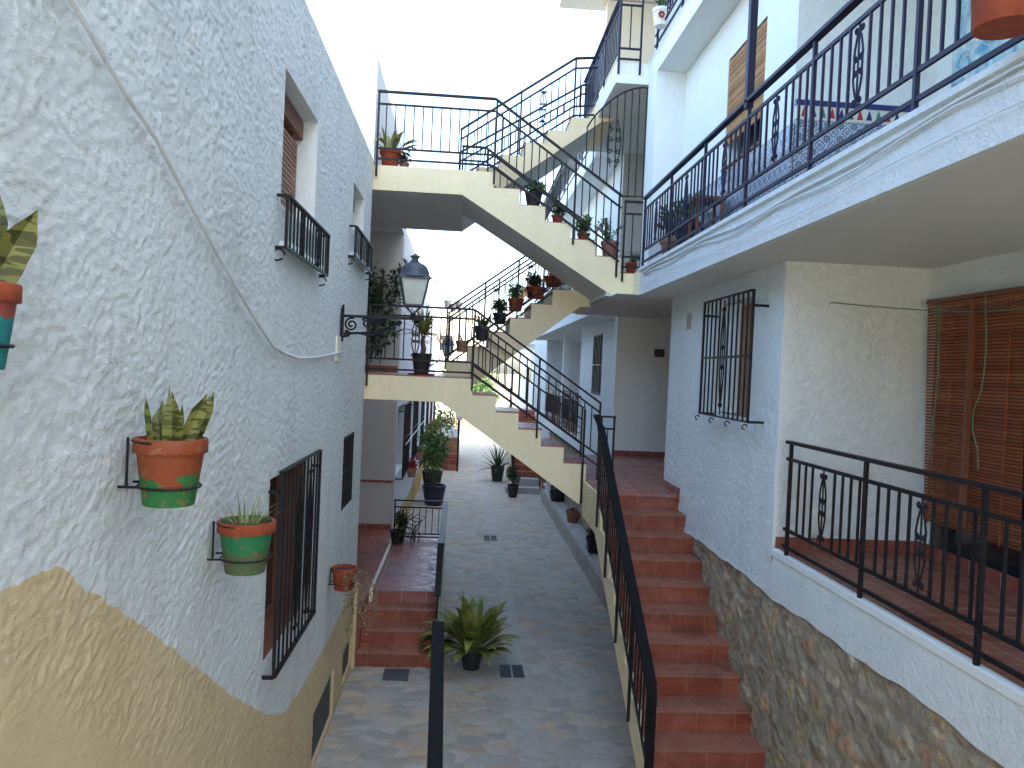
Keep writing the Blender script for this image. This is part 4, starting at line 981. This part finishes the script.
# tall dracaena on the lower bridge
t = thing('dracaena', 'dracaena with a spiky crown in a black pot on the bridge behind the lantern', 'potted plant', (-.50, 9.25, -.096), G_LO)
pot_mesh(t, (-.50, 9.25, -.075), .12, .24, 'black_plastic', False); MB().lathe((-.50, 9.25, -.096), [(.15, 0), (.17, .02), (.15, .021)], 20).build('saucer', 'terracotta', t)
MB().tube([(-.50, 9.25, .12), (-.48, 9.24, .22), (-.50, 9.25, .30), (-.49, 9.25, .38)], [.032, .030, .026, .02], 8).build('trunk', 'bark', t, True)
foliage(t, 'spiky', (-.49, 9.25, .40), .1, .46, 'leaf_yellow', 1.5, 'crown', 31)
foliage(t, 'spiky', (-.50, 9.25, .30), .1, .32, 'leaf_dry', .4, 'dry_leaves', 32)
def ledge_pot(label, x, z, r, h, pm, kind, lm, fh, k, seed, y=10.02): potted(label, (x, y, z), r, h, pm, kind, lm, fh, G_LO, k, seed=seed)
def hooked(label, x, z, r, h, pm, kind, lm, fh, k, seed):
    t = potted(label, (x, 10.055, z), r, h, pm, kind, lm, fh, G_LO, k, seed=seed)
    MB().tube([(x-r, 10.055, z+h*.85), (x-r*.7, 10.125, z+h*.85), (x+r*.7, 10.125, z+h*.85), (x+r, 10.055, z+h*.85)], .005, 5).build('hook', 'iron', t)
hooked('terracotta pot hung low on the back flight of the lower staircase, nearly empty', .0-.03, .22, .09, .15, 'old_clay', 'sprig', 'leaf_dark', .10, .3, 41)
hooked('dark pot with upright spiky leaves hung on the lower back flight', .22, .38, .10, .19, 'black_plastic', 'spider', 'leaf_dark', .26, .8, 42)
potted('dark pot with bushy leaves on the middle step of the lower back flight', (.46, 10.30, .62), .10, .15, 'black_plastic', 'bush', 'leaf_dark', .20, G_LO, 1.0, seed=43)
potted('terracotta pot with pale leaves on the lower back flight, third from its top', (.66, 10.28, .80), .11, .17, 'terracotta', 'bush', 'leaf_mid', .20, G_LO, 1.0, seed=44)
potted('wide terracotta trough with dark leaves near the top of the lower back flight', (.92, 10.28, .985), .14, .15, 'terracotta', 'bush', 'leaf_dark', .22, G_LO, 1.0, seed=45)
potted('large dark bushy plant at the top of the lower back flight under the soffit', (1.16, 10.40, 1.17), .13, .14, 'terracotta', 'bush', 'leaf_dark', .22, G_LO, 1.4, seed=46)

# climbing plant in the recess
t = thing('climbing_plant', 'dark climbing plant on the shaded wall between the left house and the lantern', 'climbing plant', (-1.45, 13.25, S0))
random.seed(50); mb = MB()
for i in range(3):
    x = -1.75+.16*i; mb.tube([(x, 13.33, .02), (x+.04*math.sin(i), 13.32, .4), (x+.08*math.cos(i), 13.30, 1.3+.08*i % .4)], .010, 5)
mb.build('stems', 'bark', t)
mb = MB()
for i in range(46): mb.clump((-1.62+random.uniform(-.30, .40), 13.25+random.uniform(-.12, .05), .62+random.uniform(-.35, .98)), .14, 22, .10, .055, .15)
for i in range(8): mb.clump((-1.12+random.uniform(-.1, .12), 13.2, 1.45+random.uniform(-.2, .25)), .10, 14, .10, .05)
mb.build('foliage', 'leaf_dark', t)

# ================================================================== LANE LEVEL PLANTS
potted('broad leaved aspidistra in a dark pot on the lane in front of the double drain', (.24, 8.82, S0+.012), .13, .22, 'black_plastic', 'broad', 'aspid', .66, None, 3.0, False, seed=61)
potted('large dark tub with tall bushy plant at the left of the lane beyond the porch', (-.60, 19.4, S0+.012), .30, .50, 'blue_plastic', 'bush', 'leaf_mid', 1.35, None, 1.7, False, seed=62, fr=.42)
potted('second bushy plant in a pot right behind the large dark tub', (-.75, 22.0, S0+.012), .30, .5, 'black_plastic', 'bush', 'leaf_yellow', 1.5, None, 1.8, False, seed=63)
potted('tall sword leaved plant in a black pot in the middle distance right of the lane', (1.20, 23.9, S0+.012), .22, .48, 'black_plastic', 'spiky', 'leaf_dark', 1.0, None, .9, False, seed=64)
potted('smaller bushy plant in a black pot in front of the far red steps', (1.50, 21.0, S0+.012), .16, .34, 'black_plastic', 'bush', 'leaf_dark', .55, None, 1.4, False, seed=65)
G_LE = 'pots on the stone ledge'
zL = -3.06
potted('leafy green plant at the far end of the stone ledge', (2.38, 20.2, zL), .24, .35, 'old_clay', 'bush', 'leaf_mid', .85, G_LE, 1.6, seed=66)
t = potted('dark pot with white flowers on the ledge, second from the far end', (2.40, 18.3, zL), .25, .42, 'black_plastic', 'bush', 'leaf_dark', .42, G_LE, 1.3, False, seed=67)
random.seed(5); mb = MB()
for i in range(26): mb.clump((2.18+random.uniform(-.10, .12), 18.15+random.uniform(-.2, .1), zL+.50+random.uniform(-.14, .22)), .05, 6, .08, .07)
mb.build('flowers', 'white_flower', t)
potted('small pinkish clay pot in the middle of the stone ledge', (2.38, 15.7, zL), .15, .26, 'old_clay', 'sprig', 'leaf_dry', .08, G_LE, .8, seed=68)
t = potted('brown pot with spreading dark leaves and a trailing stem on the near ledge', (2.38, 13.1, zL), .15, .28, 'black_plastic', 'spider', 'leaf_dark', .26, G_LE, .9, seed=69)
foliage(t, 'trail', (2.25, 13.05, zL+.22), .08, .42, 'leaf_dark', .35, 'trailing_stem', 70)
foliage(t, 'sprig', (2.46, 13.15, zL+.22), .10, .40, 'leaf_dry', .8, 'dry_twigs', 71)
potted('two armed potted plant with dark leaves at the far railing of the left porch', (-.93, 12.35, zP), .13, .20, 'black_plastic', 'bush', 'leaf_dark', .34, None, 1.2, False, seed=72)
t = thing('plant_stand', 'thin scrolled wire stand with a climbing stem beside the far porch railing', 'plant stand', (-.66, 12.4, zP))
mb = MB()
for k_ in range(5):
    a_ = k_*1.3; mb.tube([(-.66+.03*k_*math.cos(a_)+.12*math.cos(i*.7+a_)*i/12, 12.4+.02*math.sin(a_), zP+.02+i*.035+.03*math.sin(i*.9+a_)) for i in range(13)], .006, 4)
mb.build('wire', 'iron', t); foliage(t, 'sprig', (-.66, 12.4, zP), .08, .32, 'leaf_dark', .5, 'stems', 73)

# stone ledge and the next house on the right
LG = sheet('bench_ledge', 'concrete', None, cuts(11.0-2.8, 20.6, .06, []), np.array([0, .03, .1, .2, .3, .40, .42, .5, .6, .69, .70]), lambda u, v, h: (2.235+np.maximum(0, v-.40)+.008*np.sin(u*3), u, S0+np.minimum(v, .40)-.0*v), (), lambda u, v: vnoise(u*4, v*9, 3), .0)
fixl = MB(); fixl.box(2.27, 2.58, 8.22, 20.58, S0, zL-.02)
tag(LG, 'long low concrete ledge along the right side of the lane carrying plant pots', 'ledge'); fixl.build('core', 'concrete', LG)
XN = 2.34
NH = thing('white_house', 'next white house on the right beyond the tiled landing, with stone base and screened terrace', 'house', (XN, 16, S0))
sheet('stone_base', 'rubble', NH, cuts(8.32, 21.8, .035, []), cuts(S0, -1.52, .03, []), lambda u, v, h: (2.56-h, u, v), (), rub_h, .045, rub_c)
n1 = (12.95, 13.80, -.33, .70)
sheet('front_wall', 'white', NH, cuts(11.70, 15.2, .04, [n1[0], n1[1]]), cuts(-1.5, .92, .05, [n1[2], n1[3]]), lambda u, v, h: (XN-.004-h, u, v), [n1], lambda u, v: plaster(u, v, 12), .008)
B('wall_underside', 'white', NH, [(XN, 2.7, 11.96, 21.9, -1.54, -1.26)])
nw = B('window', 'glass', NH, [(XN+.12, XN+.14, *n1)]); reveal(nw, XN, n1, .12, 'white_smooth', 1)
mb = MB()
for i in range(7): mb.bar((XN-.01, n1[0]+i*.14, n1[2]), (XN-.01, n1[0]+i*.14, n1[3]), .014, .014)
for z in (n1[2], .18, n1[3]): mb.bar((XN-.01, n1[0], z), (XN-.01, n1[1], z), .02, .02)
mb.build('window_grille', 'iron', nw)
B('recess_wall', 'white', NH, [(3.35, 3.5, 15.2, 21.8, -1.26, .92), (XN+.0, 3.5, 15.2, 15.35, -1.26, .92), (XN, 3.5, 21.7, 21.9, -1.26, .92)])
B('column', 'white_smooth', NH, [(XN, XN+.16, 18.0, 18.16, -1.25, .9)]); B('terrace_floor', 'terrace_tile', NH, [(XN+.01, 3.35, 15.36, 21.69, -1.258, -1.225)])
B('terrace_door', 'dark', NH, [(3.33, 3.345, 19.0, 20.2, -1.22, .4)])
railing(NH, [(XN, 14.95, -1.23), (XN, 21.5, -1.23)], h=.80, posts=(.05, 1.2, 2.4, 3.6, 4.8, 6.0), step=.12, name='terrace_railing')
for y0, y1 in ((14.7, 16.1), (16.9, 18.0)):
    slats = MB()
    n_ = int((y1-y0)/.035)
    for i in range(n_): slats.box(XN+.035, XN+.045, y0+i*.035, y0+i*.035+.028, -1.20, -.38)
    slats.build('reed_screen', 'vent_grey', NH)
B('balcony_slab', 'white_smooth', NH, [(XB, 3.6, 11.96, 21.9, .92, 1.2)]); B('body', 'white_smooth', NH, [(XN+.02, 8, 11.96, 21.8, 1.2, 3.4), (3.52, 8, 11.96, 21.8, S0, .91), (3.9, 8, 21.8, 26.2, S0, 5.9)])  # last body box is added to block sun between the houses
B('upper_slab', 'white_smooth', NH, [(XB, 3.6, 11.96, 21.9, 3.4, 3.66)]); B('top_storey', 'white_smooth', NH, [(XN+.02, 8, 11.96, 21.8, 3.66, 5.9)])
railing(NH, [(XB+.02, 12.0, 1.2), (XB+.02, 21.5, 1.2)], h=.78, posts=(.05, 1.9, 3.8, 5.7, 7.6, 9.4), step=.13, name='balcony_railing')
railing(NH, [(XB+.02, 12.0, 3.66), (XB+.02, 21.5, 3.66)], h=.78, posts=(.05, 1.9, 3.8, 5.7, 7.6, 9.4), step=.13, name='upper_railing')
for wz in (1.75, 4.2):
    for wy in (13.2, 16.5, 19.4):
        q = B('window', 'glass', NH, [(XN-.002, XN+.018, wy, wy+.9, wz, wz+.9)]); B('frame', 'brown_wood', q, [(XN-.02, XN-.003, wy-.05, wy, wz-.05, wz+.95), (XN-.02, XN-.003, wy+.9, wy+.95, wz-.05, wz+.95), (XN-.02, XN-.003, wy+.001, wy+.899, wz+.9, wz+.95)])
# far red steps with a concrete foot
FS = thing('far_staircase', 'far terracotta steps on a concrete foot beyond the ledge, right side of the lane', 'staircase', (1.95, 22, S0))
B('side_wall', 'white', FS, [(1.585, 1.599, 22.32, 26.2, S0+.0, S0+.55)]); fix_normals(MB().prism([(22.29, S0), (22.29, S0+.56), (25.3, S0+2.3), (26.2, S0+2.3), (26.2, S0)], 'x', 1.57, 1.598).build('stringer', 'pale_cream', FS)); B('foot', 'concrete', FS, [(1.35, 2.30, 21.6, 22.3, S0, S0+.18), (1.55, 2.30, 21.95, 22.30, S0+.18, S0+.38)])
for i in range(11): B('step', 'stair_tile', FS, [(1.60, 2.40, 22.3+.28*i, 26.2, S0+.38+.165*i-(.0 if i else .38), S0+.38+.165*(i+1))])
mb = MB(); mb.bar((1.57, 22.2, S0+1.15), (1.57, 25.2, S0+2.9), .05, .025)
for i in range(26): mb.bar((1.57, 22.3+i*.115, S0+.25+i*.0665), (1.57, 22.3+i*.115, S0+1.2+i*.0665), .014, .014)
mb.bar((1.57, 22.22, S0+.0), (1.57, 22.22, S0+1.18), .04, .04); mb.build('railing', 'iron', FS)
FH = thing('white_house', 'farthest white house on the right side, beyond the distant red steps', 'house', (2.5, 29, S0))
B('wall', 'white', FH, [(2.42, 8, 26.3, 33.5, S0, 3.1)]); B('balcony_slab', 'white_smooth', FH, [(1.95, 2.42, 26.3, 33.5, .95, 1.2)]); B('roof', 'roof_tile', FH, [(2.2, 8.2, 26.2, 33.7, 3.1, 3.2)])
for wy in (27.5, 30, 32):
    for wz in (-.3, 1.7): B('window', 'glass', FH, [(2.405, 2.425, wy, wy+.8, wz, wz+.9)])
railing(FH, [(1.97, 26.4, 1.2), (1.97, 33.4, 1.2)], h=.78, posts=(.1, 2.3, 4.6, 6.9), step=.14, name='balcony_railing')

# ================================================================== FAR LEFT HOUSE
FL = thing('white_house', 'far left white house with a row of dark window grilles and ochre foot', 'house', (XL, 20, S0))
wins = [(13.75, 15.35), (16.3, 17.9), (19.4, 20.9), (22.2, 23.6), (25.0, 26.4), (27.8, 29.2)]
hol = [(a_, b_, -1.95, -.72) for a_, b_ in wins]
N = NT('two_tone_far'); x, y, z = N.xyz()[0:3]
c = N.mix(N.math('GREATER_THAN', N.math('ADD', z, N.math('MULTIPLY', N.noise(5), .05)), N.math('ADD', .64, N.math('MULTIPLY', N.math('SINE', N.math('MULTIPLY', y, .9)), .05))), (.60, .42, .18), (.70, .71, .72))
WF = N.done(c, .85, N.bump(N.noise(28, 3), .7, .012), .15)
sheet('wall', WF, FL, cuts(13.61, 31, .05, [q for h_ in hol for q in h_[:2]]), cuts(S0, 2.42, .05, [-1.95, -.72]), lambda u, v, h: (XL+h, u, v), hol, lambda u, v: plaster(u, v, 15), .012)
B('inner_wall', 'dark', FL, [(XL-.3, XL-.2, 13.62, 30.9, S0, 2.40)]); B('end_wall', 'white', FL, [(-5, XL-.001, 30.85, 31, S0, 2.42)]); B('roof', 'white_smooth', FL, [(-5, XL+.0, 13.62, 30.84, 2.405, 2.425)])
for (a_, b_) in wins:
    q = B('window', 'glass', FL, [(XL-.16, XL-.14, a_, b_, -1.95, -.72)]); reveal(q, XL, (a_, b_, -1.95, -.72), .14, 'white_smooth')
    g_ = grille(FL, a_-.02, b_-.1, -2.0, -.68, XL, XL+.12, 11, mids=(-1.3,))
mb = MB().tube([(XL+.15, 13.9+i*.9, -1.40+.004*math.sin(i)) for i in range(9)], .009, 5)
tag(mb.build('wall_pipe', 'cable', None, True), 'thin pale pipe crossing the dark window grilles of the far left house', 'pipe')
for i, (y, zt, pm, kd, lm, lab) in enumerate(((16.1, -2.10, 'old_clay', 'bush', 'red_flower', 'red flowers in a clay pot on the far left house wall'), (18.9, -2.08, 'old_clay', 'bush', 'leaf_yellow', 'yellowish green plant in a clay pot on the far left house wall'), (22.0, -2.0, 'blue_plastic', 'bush', 'leaf_dark', 'dark bluish pot on the far left house wall beyond the clay ones'))):
    potted(lab, (XL+.14, y, zt-.19), .11, .19, pm, kd, lm, .17, 'small pots on the far left wall', 1.0, seed=80+i, name='wall_pot')
# terracotta fronted planter terrace with railing and lamp post
FP = thing('planter_terrace', 'distant red fronted planter terrace with white flowers and a fence, left side of the lane', 'planter', (-.65, 27.2, S0))
B('wall', 'roof_tile', FP, [(-1.1, -.10, 26.9, 30.5, S0, S0+1.05)]); B('coping', 'white_smooth', FP, [(-1.1, -.08, 26.86, 30.5, S0+1.05, S0+1.10)])
random.seed(90); mb = MB()
for i in range(30): mb.clump((random.uniform(-1.0, -.2), random.uniform(26.9, 30), S0+random.uniform(1.15, 1.8)), .18, 16, .16, .08)
mb.build('foliage', 'leaf_mid', FP); mb = MB()
for i in range(30): mb.clump((random.uniform(-1.0, -.15), random.uniform(26.85, 27.1), S0+random.uniform(1.1, 1.35)), .07, 8, .09, .08)
mb.build('flowers', 'white_flower', FP)
railing(FP, [(-1.1, 30.5, S0+1.1), (-.1, 30.5, S0+1.1), (-.1, 27.0, S0+1.1)], h=.9, posts=(.02, 1.0, 2.8, 4.45), step=.13, name='railing')
for i in range(3): B('step', 'stair_tile', FP, [(-.55, -.10, 26.9-.3*(i+1), 26.899-.3*i, S0, S0+.5-.16*i)])
LP = thing('garden_lamp', 'small white lamp on a thin dark post beside the red planter terrace', 'lamp', (-.06, 25.9, S0))
MB().tube([(-.06, 25.9, S0), (-.06, 25.9, S0+1.72)], .035, 8).build('post', 'iron', LP); MB().lathe((-.06, 25.9, S0+1.72), [(.05, 0), (.11, .04), (.13, .20), (.09, .27), (.03, .30)], 12).build('globe', 'white_pot', LP, True)

# end of the lane
EW = thing('garden_wall', 'sunlit pale yellow slatted wall closing the end of the lane', 'wall', (2, 44, S0))
B('wall', vary('sunlit_ochre_plaster', (.60, .48, .30), .15, 2), EW, [(-.4, 9, 44.0, 44.3, S0, S0+.75)])
mb = MB()
for i in range(60): mb.box(-.35+i*.15, -.25+i*.15, 43.97, 43.995, S0+.05, S0+1.0)
mb.build('palings', vary('pale_wood_paling', (.52, .40, .24), .2, 5), EW)
def tree(label, x, y, H, R, seed, lm, n=70, zc=.62):
    random.seed(seed); t = thing('garden_tree', label, 'tree', (x, y, S0), 'trees at the end of the lane')
    mb = MB(); mb.tube([(x, y, S0), (x+.1, y, S0+H*.3), (x-.05, y+.1, S0+H*.55)], [.16, .12, .08], 8)
    for i in range(6):
        a_ = i*1.05; mb.tube([(x, y, S0+H*.4), (x+R*.4*math.cos(a_), y+R*.4*math.sin(a_), S0+H*.6), (x+R*.7*math.cos(a_), y+R*.7*math.sin(a_), S0+H*(.75+.1*math.sin(i)))], [.06, .04, .015], 5)
    mb.build('trunk', 'bark', t); mb = MB()
    for i in range(n):
        v = Vector((random.gauss(0, 1), random.gauss(0, 1), random.gauss(0, 1))).normalized()*random.random()**.4
        mb.clump((x+v.x*R, y+v.y*R, S0+H*zc+v.z*H*.4), R*.22, 34, .22, .10, R*.18)
    mb.build('crown', lm, t)
tree('yellow green tree at the end of the lane just right of the left houses', .2, 46.6, 3.9, 1.9, 1, 'leaf_mid', 110)
tree('darker green tree beside the yellow green one at the end of the lane', 1.0, 49, 2.7, 1.1, 2, 'leaf_mid', 60)
WL = thing('white_house', 'bright sunlit white house end at the far left of the lane', 'house', (-3, 35, S0))
B('wall', 'white', WL, [(-6, -1.25, 33.6, 40, S0, 1.3)]); B('roof', 'roof_tile', WL, [(-6.1, -1.15, 33.5, 40.1, 1.3, 1.4)]); B('door', 'brown_wood', WL, [(-1.252, -1.235, 36, 37, S0, -1.6)])
# a low terrace roof with pots and an antenna, seen against the sky
RT = thing('roof_terrace', 'distant pale flat roofed building seen under the upper bridge', 'building', (-.5, 52, S0))
B('wall', 'pale_cream', RT, [(-7, 1.4, 52, 58, S0, 3.55)]); B('parapet', 'pale_cream', RT, [(-7, 1.45, 51.95, 52.2, 3.55, 3.75)])
B('window', 'glass', RT, [(-1.6, -.8, 51.98, 52.01, 1.2, 2.2)])
for x, dz, lab in ((-1.25, .32, 'leftmost small dark pot against the sky above the distant roof'), (-.87, .10, 'middle small dark pot against the sky above the distant roof'), (-.50, .28, 'rightmost small dark pot against the sky above the distant roof')):
    t = thing('roof_pot', lab, 'pot', (x, 52.1, 3.75), 'pots on the distant roof'); MB().lathe((x, 52.1, 3.75+dz), [(.16, 0), (.24, .4), (.26, .5), (.2, .5)], 12).build('pot', 'vent_grey', t); MB().tube([(x, 52.1, 3.75), (x, 52.1, 3.76+dz)], .03, 5).build('stand', 'iron', t)
t = thing('roof_antenna', 'thin television antenna on the distant roof', 'antenna', (-2.1, 53, 3.55)); mb = MB().tube([(-2.1, 53, 3.55), (-2.1, 53, 6.0)], .03, 5)
for k_ in range(4): mb.tube([(-2.5+.05*k_, 53, 5.9-.25*k_), (-1.7-.05*k_, 53, 5.9-.25*k_)], .02, 4)
mb.build('mast', 'iron', t)

# ------------------------------------------------------------------ raise everything: the street becomes z = 0
for o in list(bpy.context.scene.objects):
    if o.parent is None: o.location.z += LIFT
